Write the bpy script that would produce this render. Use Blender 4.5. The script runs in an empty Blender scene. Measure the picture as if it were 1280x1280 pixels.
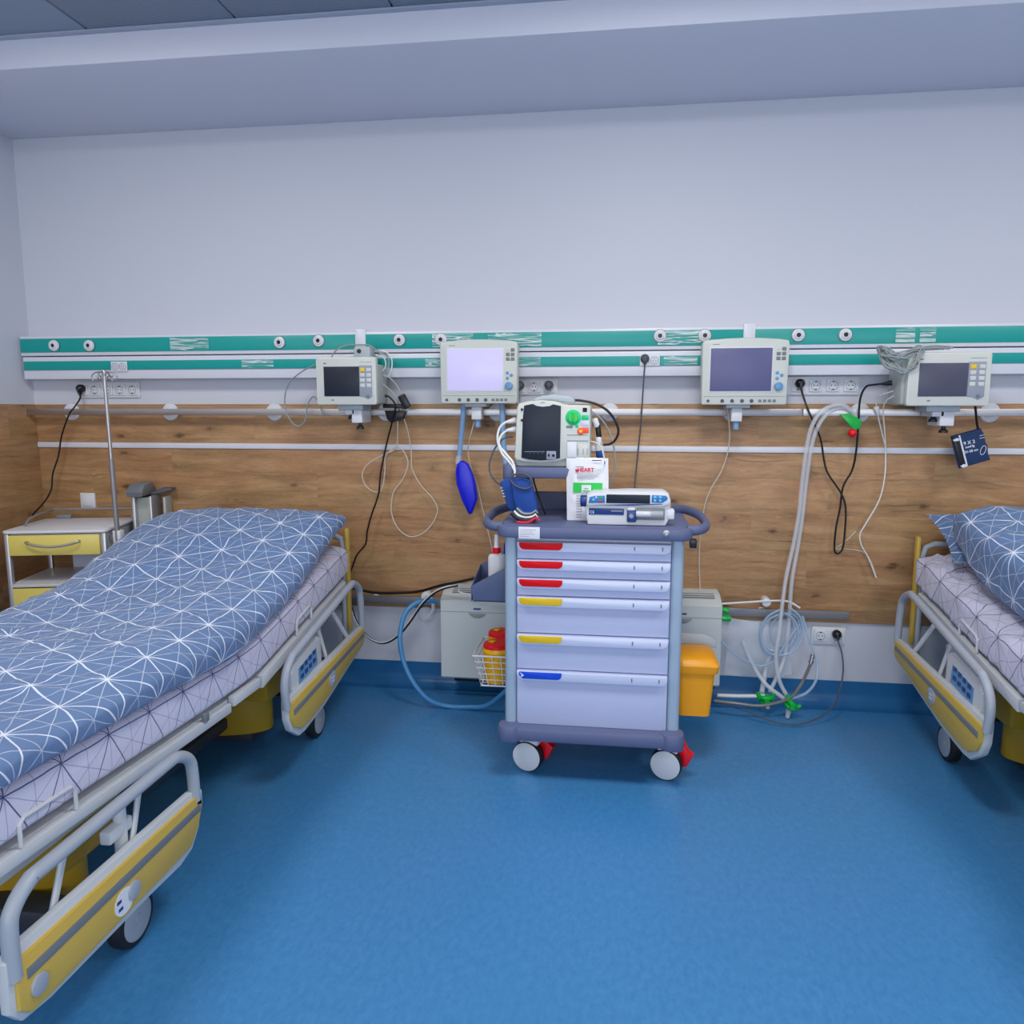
import bpy, bmesh, math, random
from mathutils import Vector, Matrix, noise
random.seed(7)
PI = math.pi
C = bpy.context.scene.collection
# ------------------------------------------------------------------ camera
FPX = 946.0; YAW = math.atan(128/946); PITCH = math.atan(130/946); CH = 1.43
WY = 3.70                                   # the back wall
cam_d = bpy.data.cameras.new('camera'); cam = bpy.data.objects.new('camera', cam_d); C.objects.link(cam)
cam_d.sensor_width = 36; cam_d.lens = FPX/1280*36; cam_d.clip_start = .05
cam.location = (0, 0, CH); cam.rotation_euler = (PI/2-PITCH, 0, YAW)
bpy.context.scene.camera = cam
def P(px, py, y):
    """the point of the room at depth y that stands where the photograph shows it"""
    cy, sy, cp, sp = math.cos(YAW), math.sin(YAW), math.cos(PITCH), math.sin(PITCH)
    a = (px-640)/FPX; b = -(py-640)/FPX
    d = Vector((-sy*cp + a*cy - b*sy*sp, cy*cp + a*sy + b*cy*sp, -sp + b*cp))
    t = y/d.y
    return Vector((d.x*t, y, CH+d.z*t))
# ------------------------------------------------------------------ materials
def lin(h):
    if isinstance(h, str):
        h = h.lstrip('#'); c = [int(h[i:i+2], 16)/255 for i in (0, 2, 4)]
    else: c = [v/255 for v in h]
    return tuple((v/12.92 if v <= .04045 else ((v+.055)/1.055)**2.4) for v in c)+(1,)
MATS = {}
def mat(name, col, rough=.5, metal=0, emit=0, alpha=1, trans=0, bump=0, bscale=60, var=0, coat=0, spec=None):
    if name in MATS: return MATS[name]
    m = bpy.data.materials.new(name); m.use_nodes = True; nt = m.node_tree
    b = nt.nodes['Principled BSDF']; c = lin(col)
    b.inputs['Base Color'].default_value = c; b.inputs['Roughness'].default_value = rough
    b.inputs['Metallic'].default_value = metal; b.inputs['Alpha'].default_value = alpha
    b.inputs['Transmission Weight'].default_value = trans; b.inputs['Coat Weight'].default_value = coat
    if spec is not None: b.inputs['Specular IOR Level'].default_value = spec
    if emit:
        b.inputs['Emission Color'].default_value = c; b.inputs['Emission Strength'].default_value = emit
    if bump or var:
        tc = nt.nodes.new('ShaderNodeTexCoord'); n = nt.nodes.new('ShaderNodeTexNoise')
        n.inputs['Scale'].default_value = bscale; n.inputs['Detail'].default_value = 4
        nt.links.new(tc.outputs['Object'], n.inputs['Vector'])
        if bump:
            bp = nt.nodes.new('ShaderNodeBump'); bp.inputs['Strength'].default_value = bump; bp.inputs['Distance'].default_value = .002
            nt.links.new(n.outputs['Fac'], bp.inputs['Height']); nt.links.new(bp.outputs['Normal'], b.inputs['Normal'])
        if var:
            r = nt.nodes.new('ShaderNodeValToRGB'); e = r.color_ramp.elements
            e[0].position = .3; e[1].position = .7
            e[0].color = tuple(v*(1-var) for v in c[:3])+(1,); e[1].color = tuple(min(1, v*(1+var)) for v in c[:3])+(1,)
            nt.links.new(n.outputs['Fac'], r.inputs['Fac']); nt.links.new(r.outputs['Color'], b.inputs['Base Color'])
    MATS[name] = m; return m
class N:
    """tiny node helper"""
    def __init__(s, name):
        s.m = bpy.data.materials.new(name); s.m.use_nodes = True; s.t = s.m.node_tree; s.b = s.t.nodes['Principled BSDF']; MATS[name] = s.m
    def n(s, typ, **k):
        x = s.t.nodes.new(typ)
        for a, v in k.items(): setattr(x, a, v)
        return x
    def l(s, a, b): s.t.links.new(a, b)
    def math(s, op, a, b=None, c=None, clamp=False):
        x = s.n('ShaderNodeMath', operation=op, use_clamp=clamp)
        for i, v in enumerate((a, b, c)):
            if v is None: continue
            if isinstance(v, (int, float)): x.inputs[i].default_value = v
            else: s.l(v, x.inputs[i])
        return x.outputs[0]
    def mix(s, f, a, b):
        x = s.n('ShaderNodeMix', data_type='RGBA')
        for i, v in ((0, f), (6, a), (7, b)):
            if isinstance(v, (int, float, tuple)): x.inputs[i].default_value = v
            else: s.l(v, x.inputs[i])
        return x.outputs[2]
    def noise(s, vec, scale, detail=3, rough=.5, dist=0, out='Fac'):
        x = s.n('ShaderNodeTexNoise'); x.inputs['Scale'].default_value = scale; x.inputs['Detail'].default_value = detail
        x.inputs['Roughness'].default_value = rough; x.inputs['Distortion'].default_value = dist
        s.l(vec, x.inputs['Vector']); return x.outputs[out]
    def mapping(s, vec, sc=(1, 1, 1), loc=(0, 0, 0)):
        x = s.n('ShaderNodeMapping'); x.inputs['Scale'].default_value = sc; x.inputs['Location'].default_value = loc
        s.l(vec, x.inputs['Vector']); return x.outputs[0]
    def ramp(s, f, stops):
        x = s.n('ShaderNodeValToRGB'); e = x.color_ramp.elements
        while len(e) < len(stops): e.new(.5)
        for i, (p, c) in enumerate(stops): e[i].position = p; e[i].color = lin(c) if not isinstance(c, tuple) or len(c) == 3 else c
        s.l(f, x.inputs[0]); return x.outputs[0]
    def bump(s, h, strength, dist=.002):
        x = s.n('ShaderNodeBump'); x.inputs['Strength'].default_value = strength; x.inputs['Distance'].default_value = dist
        s.l(h, x.inputs['Height']); s.l(x.outputs[0], s.b.inputs['Normal'])
def wood_material(name, ax=0):
    """rustic oak boards laid level: board tone, grain, dark streaks, knots"""
    q = N(name); tc = q.n('ShaderNodeTexCoord').outputs['Object']
    sp = q.n('ShaderNodeSeparateXYZ'); q.l(tc, sp.inputs[0]); L = sp.outputs[ax]; Z = sp.outputs[2]
    row = q.math('FLOOR', q.math('DIVIDE', Z, .172))
    wn = q.n('ShaderNodeTexWhiteNoise', noise_dimensions='1D'); q.l(row, wn.inputs['W'])
    col_ = q.math('FLOOR', q.math('ADD', q.math('DIVIDE', L, 1.25), q.math('MULTIPLY', wn.outputs['Value'], 3)))
    wn2 = q.n('ShaderNodeTexWhiteNoise', noise_dimensions='2D'); cb = q.n('ShaderNodeCombineXYZ'); q.l(row, cb.inputs[0]); q.l(col_, cb.inputs[1]); q.l(cb.outputs[0], wn2.inputs['Vector'])
    tone = wn2.outputs['Value']
    c2 = q.n('ShaderNodeCombineXYZ'); q.l(q.math('ADD', L, q.math('MULTIPLY', tone, 17)), c2.inputs[0]); q.l(Z, c2.inputs[2]); q.l(q.math('MULTIPLY', tone, 5), c2.inputs[1])
    v = c2.outputs[0]
    wav = q.noise(q.mapping(v, (1.6, 1, 5)), 1.5, 3, out='Color')
    sc = q.n('ShaderNodeVectorMath', operation='SCALE'); q.l(wav, sc.inputs[0]); sc.inputs['Scale'].default_value = .10
    ad = q.n('ShaderNodeVectorMath', operation='ADD'); q.l(v, ad.inputs[0]); q.l(sc.outputs[0], ad.inputs[1]); vw = ad.outputs[0]
    grain = q.noise(q.mapping(vw, (1.1, 1, 13)), 2.2, 8, .66)
    fine = q.noise(q.mapping(vw, (7, 1, 170)), 2.2, 4, .65)
    ray = q.noise(q.mapping(v, (26, 1, 60)), 1.6, 3, .6)
    hue = q.noise(q.mapping(v, (.9, 1, 3)), 1.6, 2)
    col = q.ramp(grain, [(.22, (112, 82, 52)), (.40, (164, 126, 86)), (.55, (186, 146, 102)), (.76, (206, 170, 126))])
    col = q.mix(q.math('MULTIPLY', q.math('SUBTRACT', hue, .45, clamp=True), 2.0, clamp=True), col, lin((176, 126, 90)))
    col = q.mix(q.math('MULTIPLY', q.math('SUBTRACT', .52, hue, clamp=True), 2.0, clamp=True), col, lin((158, 132, 92)))
    col = q.mix(q.math('MULTIPLY', q.math('SUBTRACT', fine, .5, clamp=True), 2.0, clamp=True), col, lin((112, 80, 54)))
    col = q.mix(q.math('MULTIPLY', q.math('SUBTRACT', ray, .56, clamp=True), 1.6, clamp=True), col, lin((206, 168, 128)))
    m1 = q.n('ShaderNodeMix', data_type='RGBA', blend_type='MULTIPLY'); m1.inputs[0].default_value = 1; q.l(col, m1.inputs[6])
    cc = q.n('ShaderNodeCombineColor'); t2 = q.math('ADD', .92, q.math('MULTIPLY', tone, .14))
    for k in range(3): q.l(t2, cc.inputs[k])
    q.l(cc.outputs[0], m1.inputs[7]); col = m1.outputs[2]
    wob = q.noise(q.mapping(v, (9, 1, 22)), 2.0, 5, .65)
    for scale, size, amt in ((3.1, .125, .92), (6.5, .15, .7)):
        vo = q.n('ShaderNodeTexVoronoi'); vo.inputs['Scale'].default_value = scale; q.l(q.mapping(v, (.75, 1, 1.5), (scale, 0, scale)), vo.inputs['Vector'])
        rnd = q.n('ShaderNodeSeparateColor'); q.l(vo.outputs['Color'], rnd.inputs[0])
        d = q.math('ADD', vo.outputs['Distance'], q.math('MULTIPLY', q.math('SUBTRACT', wob, .5), size*2.6))
        on = q.math('GREATER_THAN', rnd.outputs[0], .42)
        k = q.math('MULTIPLY', q.math('MULTIPLY', q.math('SUBTRACT', 1, q.math('DIVIDE', d, size), clamp=True), 1.6, clamp=True), on)
        halo = q.math('MULTIPLY', q.math('SUBTRACT', 1, q.math('DIVIDE', d, size*3.2), clamp=True), on)
        col = q.mix(q.math('MULTIPLY', halo, .5), col, lin((120, 86, 58)))
        col = q.mix(q.math('MULTIPLY', k, amt), col, lin((62, 42, 30)))
    st = q.noise(q.mapping(vw, (1.3, 1, 30)), 1.9, 3)
    col = q.mix(q.math('MULTIPLY', q.math('SUBTRACT', st, .64, clamp=True), 4.5, clamp=True), col, lin((88, 62, 42)))
    # joints between boards
    fz = q.math('FRACT', q.math('DIVIDE', Z, .172)); j1 = q.math('LESS_THAN', fz, .012)
    col = q.mix(q.math('MULTIPLY', j1, .35), col, lin((84, 60, 42)))
    q.l(col, q.b.inputs['Base Color']); q.b.inputs['Roughness'].default_value = .45
    q.bump(fine, .15, .001); return q.m
def lattice_material(name, base, line, tint, w1=.0021, w2=.0011, warp=.012):
    """cotton printed with stars of straight lines on a triangular lattice, side 168 mm"""
    q = N(name); uv = q.n('ShaderNodeTexCoord').outputs['UV']
    nz = q.noise(uv, 7, 3, .55, out='Color'); nz2 = q.noise(uv, 26, 2, .5, out='Color')
    def off(nzc, k):
        a = q.n('ShaderNodeVectorMath', operation='SUBTRACT'); q.l(nzc, a.inputs[0]); a.inputs[1].default_value = (.5, .5, .5)
        b = q.n('ShaderNodeVectorMath', operation='SCALE'); q.l(a.outputs[0], b.inputs[0]); b.inputs['Scale'].default_value = k; return b.outputs[0]
    s1 = q.n('ShaderNodeVectorMath', operation='ADD'); q.l(uv, s1.inputs[0]); q.l(off(nz, warp), s1.inputs[1])
    s2 = q.n('ShaderNodeVectorMath', operation='ADD'); q.l(s1.outputs[0], s2.inputs[0]); q.l(off(nz2, warp*.25), s2.inputs[1])
    sp = q.n('ShaderNodeSeparateXYZ'); q.l(s2.outputs[0], sp.inputs[0]); u, v = sp.outputs[0], sp.outputs[1]
    a = .168; tot = None
    for i in range(6):
        th = math.radians(30*i); h = a*.8660254 if i % 2 == 0 else a/2; w = w1 if i % 2 == 0 else w2
        t = q.math('ADD', q.math('MULTIPLY', u, math.cos(th)), q.math('MULTIPLY', v, math.sin(th)))
        pp = q.math('PINGPONG', t, h/2)
        ln = q.math('SUBTRACT', 1.5, q.math('DIVIDE', pp, w), clamp=True)
        if i % 2: ln = q.math('MULTIPLY', ln, .55)
        tot = ln if tot is None else q.math('MAXIMUM', tot, ln)
    cl = q.noise(uv, 3, 2); col = q.mix(cl, lin(base), lin(tint))
    q.l(q.mix(tot, col, lin(line)), q.b.inputs['Base Color']); q.b.inputs['Roughness'].default_value = .78
    q.b.inputs['Sheen Weight'].default_value = .15
    cr = q.noise(uv, 16, 5, .6, .8); q.bump(cr, .35, .012); return q.m
# ------------------------------------------------------------------ mesh builder
def sgn(v): return -1 if v < 0 else 1
class M:
    def __init__(s, T=None):
        s.v = []; s.f = []; s.mi = []; s.T = T or Matrix(); s.uv = {}
    def add(s, vs, fs, mi=0, R=None):
        T = s.T @ R if R is not None else s.T
        fl = T.determinant() < 0; o = len(s.v)
        s.v += [T @ Vector(p) for p in vs]
        for f in fs:
            g = [o+i for i in f]
            s.f.append(g[::-1] if fl else g); s.mi.append(mi)
        return s
    def bm(s, b, mi=0, R=None):
        b.verts.ensure_lookup_table(); b.verts.index_update()
        s.add([v.co.copy() for v in b.verts], [[v.index for v in f.verts] for f in b.faces], mi, R); b.free(); return s
    def box(s, x0, x1, y0, y1, z0, z1, bev=0, mi=0, R=None, seg=2):
        b = bmesh.new(); bmesh.ops.create_cube(b, size=1)
        for v in b.verts:
            v.co = Vector(((x0+x1)/2+v.co.x*(x1-x0), (y0+y1)/2+v.co.y*(y1-y0), (z0+z1)/2+v.co.z*(z1-z0)))
        if bev:
            bev = min(bev, .49*min(abs(x1-x0), abs(y1-y0), abs(z1-z0)))
            bmesh.ops.bevel(b, geom=b.edges[:], offset=bev, segments=seg, profile=.5, affect='EDGES')
        return s.bm(b, mi, R)
    def prism(s, pts, axis, a0, a1, bev=0, mi=0, R=None, seg=2):
        """polygon in the two other axes (x,y,z order) swept along axis"""
        def mk(p, a):
            return {'x': (a, p[0], p[1]), 'y': (p[0], a, p[1]), 'z': (p[0], p[1], a)}[axis]
        b = bmesh.new(); n = len(pts)
        lo = [b.verts.new(mk(p, a0)) for p in pts]; hi = [b.verts.new(mk(p, a1)) for p in pts]
        b.faces.new(lo); b.faces.new(hi[::-1])
        for i in range(n): b.faces.new((lo[i], hi[i], hi[(i+1) % n], lo[(i+1) % n]))
        bmesh.ops.recalc_face_normals(b, faces=b.faces[:])
        if bev:
            b.edges.ensure_lookup_table()
            caps = [e for e in b.edges if (e.verts[0] in lo) == (e.verts[1] in lo)]
            bmesh.ops.bevel(b, geom=caps, offset=bev, segments=seg, profile=.5, affect='EDGES', clamp_overlap=True)
        return s.bm(b, mi, R)
    def cyl(s, p0, p1, r, mi=0, seg=20, r2=None, bev=0, R=None):
        p0 = Vector(p0); p1 = Vector(p1); d = p1-p0; L = d.length; r2 = r if r2 is None else r2
        Q = Matrix.Translation(p0) @ d.to_track_quat('Z', 'Y').to_matrix().to_4x4()
        prof = [(0, 0), (r, 0), (r2, L), (0, L)] if not bev else [(0, 0), (r-bev, 0), (r-.3*bev, .3*bev), (r, bev), (r2, L-bev), (r2-.3*bev, L-.3*bev), (r2-bev, L), (0, L)]
        return s.lathe(prof, Q, mi, seg, R)
    def lathe(s, prof, Q=None, mi=0, seg=24, R=None):
        Q = Q or Matrix(); vs = []; fs = []; idx = []
        for (r, z) in prof:
            if r < 1e-6: idx.append([len(vs)]); vs.append(Q @ Vector((0, 0, z)))
            else:
                idx.append(list(range(len(vs), len(vs)+seg)))
                vs += [Q @ Vector((r*math.cos(2*PI*k/seg), r*math.sin(2*PI*k/seg), z)) for k in range(seg)]
        for a, b in zip(idx, idx[1:]):
            for k in range(seg):
                k2 = (k+1) % seg
                if len(a) == 1 and len(b) == 1: continue
                if len(a) == 1: fs.append([a[0], b[k2], b[k]])
                elif len(b) == 1: fs.append([a[k], a[k2], b[0]])
                else: fs.append([a[k], a[k2], b[k2], b[k]])
        return s.add(vs, fs, mi, R)
    def tube(s, pts, r, mi=0, seg=8, closed=False, smooth=True, R=None, sub=6, flat=None):
        p = [Vector(q) for q in pts]
        if smooth and len(p) > 2: p = spline(p, closed, sub)
        n = len(p); vs = []; fs = []
        tan = [((p[(i+1) % n]-p[i-1]) if closed or 0 < i < n-1 else (p[1]-p[0] if i == 0 else p[-1]-p[-2])).normalized() for i in range(n)]
        up = Vector((0, 0, 1)) if abs(tan[0].z) < .9 else Vector((0, 1, 0))
        nrm = (up-tan[0]*up.dot(tan[0])).normalized(); rings = []
        for i in range(n):
            if i:
                nrm = (nrm-tan[i]*nrm.dot(tan[i]))
                nrm = nrm.normalized() if nrm.length > 1e-6 else tan[i].orthogonal().normalized()
            bi = tan[i].cross(nrm); rr = r(i/(n-1)) if callable(r) else r
            rings.append(range(len(vs), len(vs)+seg))
            for k in range(seg):
                a = 2*PI*k/seg; vs.append(p[i]+nrm*rr*math.cos(a)+bi*rr*math.sin(a)*(flat or 1))
        m = n if closed else n-1
        for i in range(m):
            a, b = rings[i], rings[(i+1) % n]
            for k in range(seg): fs.append([a[k], a[(k+1) % seg], b[(k+1) % seg], b[k]])
        if not closed: fs.append(list(rings[0])[::-1]); fs.append(list(rings[-1]))
        return s.add(vs, fs, mi, R)
    def ball(s, c, r, mi=0, sc=(1, 1, 1), seg=16, R=None):
        b = bmesh.new(); bmesh.ops.create_uvsphere(b, u_segments=seg, v_segments=max(6, seg//2), radius=r)
        for v in b.verts: v.co = Vector((c[0]+v.co.x*sc[0], c[1]+v.co.y*sc[1], c[2]+v.co.z*sc[2]))
        return s.bm(b, mi, R)
    def grid(s, rows, mi=0, closed_u=False, uvs=None, R=None, capped=False):
        """rows of points; closed_u joins the last column to the first"""
        nr = len(rows); nc = len(rows[0]); vs = [p for r in rows for p in r]; fs = []; fuv = []
        for i in range(nr-1):
            for j in range(nc if closed_u else nc-1):
                j2 = (j+1) % nc
                fs.append([i*nc+j, i*nc+j2, (i+1)*nc+j2, (i+1)*nc+j])
                if uvs:
                    J2 = j+1
                    fuv.append([uvs[i][j], uvs[i][J2], uvs[i+1][J2], uvs[i+1][j]])
        if capped:
            fs.append(list(range(nc))[::-1]); fs.append([(nr-1)*nc+j for j in range(nc)])
            if uvs: fuv.append([(0, 0)]*nc); fuv.append([(0, 0)]*nc)
        f0 = len(s.f); s.add(vs, fs, mi, R)
        if uvs:
            fl = s.T.determinant() < 0
            for k, q in enumerate(fuv): s.uv[f0+k] = q[::-1] if fl else q
        return s
    def build(s, name, mats, parent=None, sharp=35):
        if not isinstance(mats, (list, tuple)): mats = [mats]
        if parent is not None:
            top = parent
            while top.parent: top = top.parent
            org = Vector(top.location)
        else:
            xs = [p.x for p in s.v]; ys = [p.y for p in s.v]; zs = [p.z for p in s.v]
            org = Vector(((min(xs)+max(xs))/2, (min(ys)+max(ys))/2, min(zs)))
        me = bpy.data.meshes.new(name); me.from_pydata([p-org for p in s.v], [], s.f)
        for m in mats: me.materials.append(MATS[m] if isinstance(m, str) else m)
        me.polygons.foreach_set('material_index', s.mi)
        if s.uv:
            L = me.uv_layers.new(name='UVMap').data
            for fi, q in s.uv.items():
                for k, li in enumerate(me.polygons[fi].loop_indices): L[li].uv = q[k]
        me.polygons.foreach_set('use_smooth', [True]*len(s.f)); me.update()
        me.set_sharp_from_angle(angle=math.radians(sharp))
        o = bpy.data.objects.new(name, me); C.objects.link(o)
        if parent is not None: o.parent = parent
        else: o.location = org
        return o
def spline(p, closed=False, sub=6):
    out = []; n = len(p); rng = n if closed else n-1
    for i in range(rng):
        a = p[i-1] if (closed or i > 0) else p[i]; b = p[i]; c = p[(i+1) % n]
        d = p[(i+2) % n] if (closed or i+2 < n) else p[-1]
        for k in range(sub):
            t = k/sub
            out.append(.5*((2*b)+(c-a)*t+(2*a-5*b+4*c-d)*t*t+(3*b-a-3*c+d)*t**3))
    if not closed: out.append(p[-1])
    return out
def tag(o, label=None, cat=None, group=None, kind=None):
    for k, v in (('label', label), ('category', cat), ('group', group), ('kind', kind)):
        if v: o[k] = v
    return o
def thing(name, loc, label, cat, group=None):
    o = bpy.data.objects.new(name, None); C.objects.link(o); o.location = loc; o.empty_display_size = .05
    return tag(o, label, cat, group)
def struct(name, m, mats, sharp=35):
    return tag(m.build(name, mats, None, sharp), kind='structure')
def rotx(a): return Matrix.Rotation(a, 4, 'X')
def rotz(a): return Matrix.Rotation(a, 4, 'Z')
def roty(a): return Matrix.Rotation(a, 4, 'Y')
def tr(x, y, z): return Matrix.Translation((x, y, z))
def text(body, size, Q, material, parent, name='lettering', align='CENTER', thick=.0004, bold=0):
    cu = bpy.data.curves.new('t', 'FONT'); cu.body = body; cu.size = size; cu.align_x = align; cu.align_y = 'CENTER'; cu.extrude = thick; cu.offset = bold
    o = bpy.data.objects.new('t', cu); C.objects.link(o)
    dg = bpy.context.evaluated_depsgraph_get(); me = bpy.data.meshes.new_from_object(o.evaluated_get(dg))
    vs = [v.co.copy() for v in me.vertices]; fs = [list(p.vertices) for p in me.polygons]
    bpy.data.objects.remove(o); bpy.data.meshes.remove(me)
    m = M(); m.add(vs, fs, 0, Q); return m.build(name, material, parent)
FRONT = rotx(PI/2)          # text plane facing -y
def disc_poly(cx, cz, rx, rz=None, n=24, a0=0, a1=2*PI):
    rz = rz or rx; return [(cx+rx*math.cos(a0+(a1-a0)*k/n), cz+rz*math.sin(a0+(a1-a0)*k/n)) for k in range(n)]
def rrect(x0, x1, z0, z1, r, n=5, rs=None):
    """rounded rectangle; rs: radii bl, br, tr, tl"""
    rs = rs or (r, r, r, r); out = []
    for (cx, cz, a, q) in ((x0, z0, PI, rs[0]), (x1, z0, 1.5*PI, rs[1]), (x1, z1, 0, rs[2]), (x0, z1, .5*PI, rs[3])):
        sx = 1 if cx == x0 else -1; sz = 1 if cz == z0 else -1
        if q <= 0: out.append((cx, cz)); continue
        for k in range(n+1):
            t = a+(PI/2)*k/n; out.append((cx+sx*q+q*math.cos(t), cz+sz*q+q*math.sin(t)))
    return out
# plain materials
mat('white_paint', (205, 208, 218), .6, bump=.05, bscale=200)
mat('white_plastic', (222, 224, 228), .35)
mat('cream_plastic', (208, 212, 204), .4)
mat('light_grey_plastic', (176, 186, 192), .45)
mat('beige_grey', (176, 182, 176), .45)
mat('wall_unit_grey', (204, 210, 208), .45)
mat('duct_white', (222, 224, 232), .3)
mat('green_laminate', (0, 158, 150), .4)
mat('steel', (196, 194, 194), .42, metal=1)
mat('dull_steel', (150, 150, 154), .4, metal=.5)
mat('dark_steel', (96, 98, 104), .35, metal=1)
mat('aluminium', (188, 190, 196), .35, metal=.6)
mat('black_rubber', (14, 14, 16), .5)
mat('black_plastic', (20, 21, 25), .35)
mat('dark_gap', (16, 17, 22), .8)
mat('screen_dark', (32, 40, 54), .42, spec=.3)
mat('screen_grey', (78, 80, 100), .4, spec=.4)
mat('screen_violet', (98, 100, 140), .38, spec=.35)
mat('screen_window_glare', (196, 190, 228), .15, emit=.34, spec=.15)  # window reflection on the glass, put in as lilac colour and glow
mat('yellow_laminate', (230, 212, 112), .38)
mat('bed_yellow', (212, 178, 76), .42)
mat('bed_grey', (168, 176, 186), .4)
mat('bed_white', (208, 212, 214), .35)
mat('column_yellow', (188, 150, 28), .45)
mat('chassis_dark', (52, 56, 64), .5)
mat('cart_drawer', (190, 198, 228), .4)
mat('cart_drawer_edge', (206, 214, 240), .3)
mat('cart_post', (164, 184, 202), .36, metal=.15)
mat('cart_slate', (94, 103, 138), .5, bump=.1, bscale=300)
mat('slate_bin', (86, 98, 132), .45)
mat('red_plastic', (222, 6, 26), .3)
mat('red_label', (226, 0, 18), .5, spec=.3)
mat('yellow_label', (236, 196, 6), .4)
mat('blue_label', (18, 74, 214), .4)
mat('sharps_yellow', (236, 176, 4), .35)
mat('bin_amber', (244, 164, 6), .38)
mat('hose_blue', (70, 140, 196), .35)
mat('hose_pale', (132, 170, 208), .35)
mat('cobalt_bag', (10, 24, 210), .35)
mat('cuff_blue', (22, 70, 150), .75, bump=.4, bscale=150)
mat('cuff_navy', (20, 50, 92), .75, bump=.4, bscale=150)
mat('cable_grey', (150, 158, 158), .5)
mat('cable_dark', (78, 82, 92), .5)
mat('cable_beige', (206, 198, 184), .5)
mat('cable_white', (226, 228, 226), .45)
mat('green_plastic', (0, 176, 66), .3)
mat('green_dial', (0, 204, 130), .3)
mat('bright_green', (0, 196, 70), .3)
mat('orange_label', (246, 88, 48), .35)
mat('pump_blue', (40, 120, 184), .35)
mat('pump_navy', (24, 62, 128), .35)
mat('sky_button', (110, 190, 232), .35)
mat('yellow_button', (240, 200, 10), .4)
mat('pale_button', (206, 212, 206), .4)
mat('key_grey', (120, 126, 130), .5)
mat('knob_blue', (96, 150, 196), .3)
mat('paper', (228, 230, 236), .6)
mat('pouch_foil', (226, 228, 234), .25, bump=.6, bscale=40)
mat('print_red', (214, 24, 60), .5)
mat('print_teal', (150, 206, 200), .5)
mat('print_grey', (150, 156, 170), .5)
mat('print_dark', (44, 50, 70), .5)
mat('print_white', (226, 230, 238), .5)
mat('tyre', (26, 28, 36), .6)
mat('clear_tube', (228, 234, 242), .15, alpha=.42)
mat('clear_blue_tube', (188, 212, 236), .15, alpha=.5)
mat('clear_bag', (222, 230, 240), .15, alpha=.3)
mat('metal_hose', (136, 134, 130), .4, metal=.5)
# ================================================================== THE ROOM
LX, RX, FY, SOF, CEIL = -3.07, 3.5, -2.6, 2.785, 2.90
SY = 2.97
# floor: blue vinyl with a fine fleck
q = N('blue_vinyl'); tc = q.n('ShaderNodeTexCoord').outputs['Object']
n1 = q.noise(q.mapping(tc, (1, .5, 1)), 60, 5, .75); n2 = q.noise(tc, 2.5, 3)
col = q.ramp(n1, [(.3, (54, 118, 172)), (.7, (76, 142, 194))]); col = q.mix(q.math('MULTIPLY', n2, .5), col, lin((54, 128, 184)))
q.l(col, q.b.inputs['Base Color']); q.b.inputs['Roughness'].default_value = .34; q.bump(n1, .06, .001)
mat('cove_blue', (36, 104, 158), .35)
q = N('wall_lilac'); tc = q.n('ShaderNodeTexCoord').outputs['Object']
n1 = q.noise(tc, 260, 2); q.b.inputs['Base Color'].default_value = lin((206, 209, 218)); q.b.inputs['Roughness'].default_value = .55; q.bump(n1, .06, .001)
mat('soffit_paint', (222, 224, 236), .6)
wood_material('oak_boards'); wood_material('oak_boards_side', 1)
q = N('ceiling_tile'); tc = q.n('ShaderNodeTexCoord').outputs['Object']
v = q.n('ShaderNodeTexVoronoi'); v.inputs['Scale'].default_value = 125; v.inputs['Randomness'].default_value = 0; q.l(tc, v.inputs['Vector'])
hole = q.math('LESS_THAN', v.outputs['Distance'], .3)
q.l(q.mix(hole, lin((150, 164, 182)), lin((60, 70, 86))), q.b.inputs['Base Color']); q.b.inputs['Roughness'].default_value = .5
mat('ceiling_plain', (150, 164, 182), .5); mat('grid_bar', (176, 184, 200), .45)

struct('floor', M().box(LX-.1, RX+.1, FY-.1, WY+.1, -.1, 0), 'blue_vinyl')
struct('wall_back', M().box(LX-.1, RX+.1, WY, WY+.1, 0, 3.0), 'wall_lilac')
struct('wall_left', M().box(LX-.1, LX, FY, WY, 0, 3.0), 'wall_lilac')
struct('wall_right', M().box(RX, RX+.1, FY, WY, 0, 3.0), 'wall_lilac')
# window wall behind the camera
wm = M(); wm.box(LX, RX, FY-.1, FY, 0, .9); wm.box(LX, RX, FY-.1, FY, 2.5, 3.0); wm.box(LX, -2.3, FY-.1, FY, .9, 2.5); wm.box(2.5, RX, FY-.1, FY, .9, 2.5)
struct('wall_front', wm, 'wall_lilac')
wf = M()
for x in (-2.3, -.72, .86, 2.44): wf.box(x, x+.06, FY-.08, FY-.02, .9, 2.5, .004)
for z in (.9, 2.44): wf.box(-2.3, 2.5, FY-.081, FY-.019, z, z+.06, .004)
struct('window_1', wf, 'white_plastic')
# ceiling of metal tiles
cm = M()
for i in range(12):
    for j in range(10):
        x0 = -3.315+.6175*i+.005; y0 = 2.97-.6*(j+1)+.008; x2 = x0+.6075
        if x0 > RX or y0+.5 < FY: continue
        perf = x0 > -2.2; x0 = max(x0, LX)
        cm.box(x0, min(x2, RX), max(y0, FY), y0+.584, CEIL, CEIL+.02, .003, 0 if perf else 1)
cm.box(LX, RX, FY, SY, CEIL+.012, CEIL+.06, 0, 2)
struct('ceiling', cm, ['ceiling_tile', 'ceiling_plain', 'grid_bar'])
struct('trim_1', M().box(LX, RX, SY, WY, SOF, CEIL+.06, .004), 'soffit_paint')      # lowered plaster strip over the beds
struct('trim_2', M().box(LX, RX, SY-.03, SY, CEIL-.006, CEIL+.0, .001), 'grid_bar')
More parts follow.
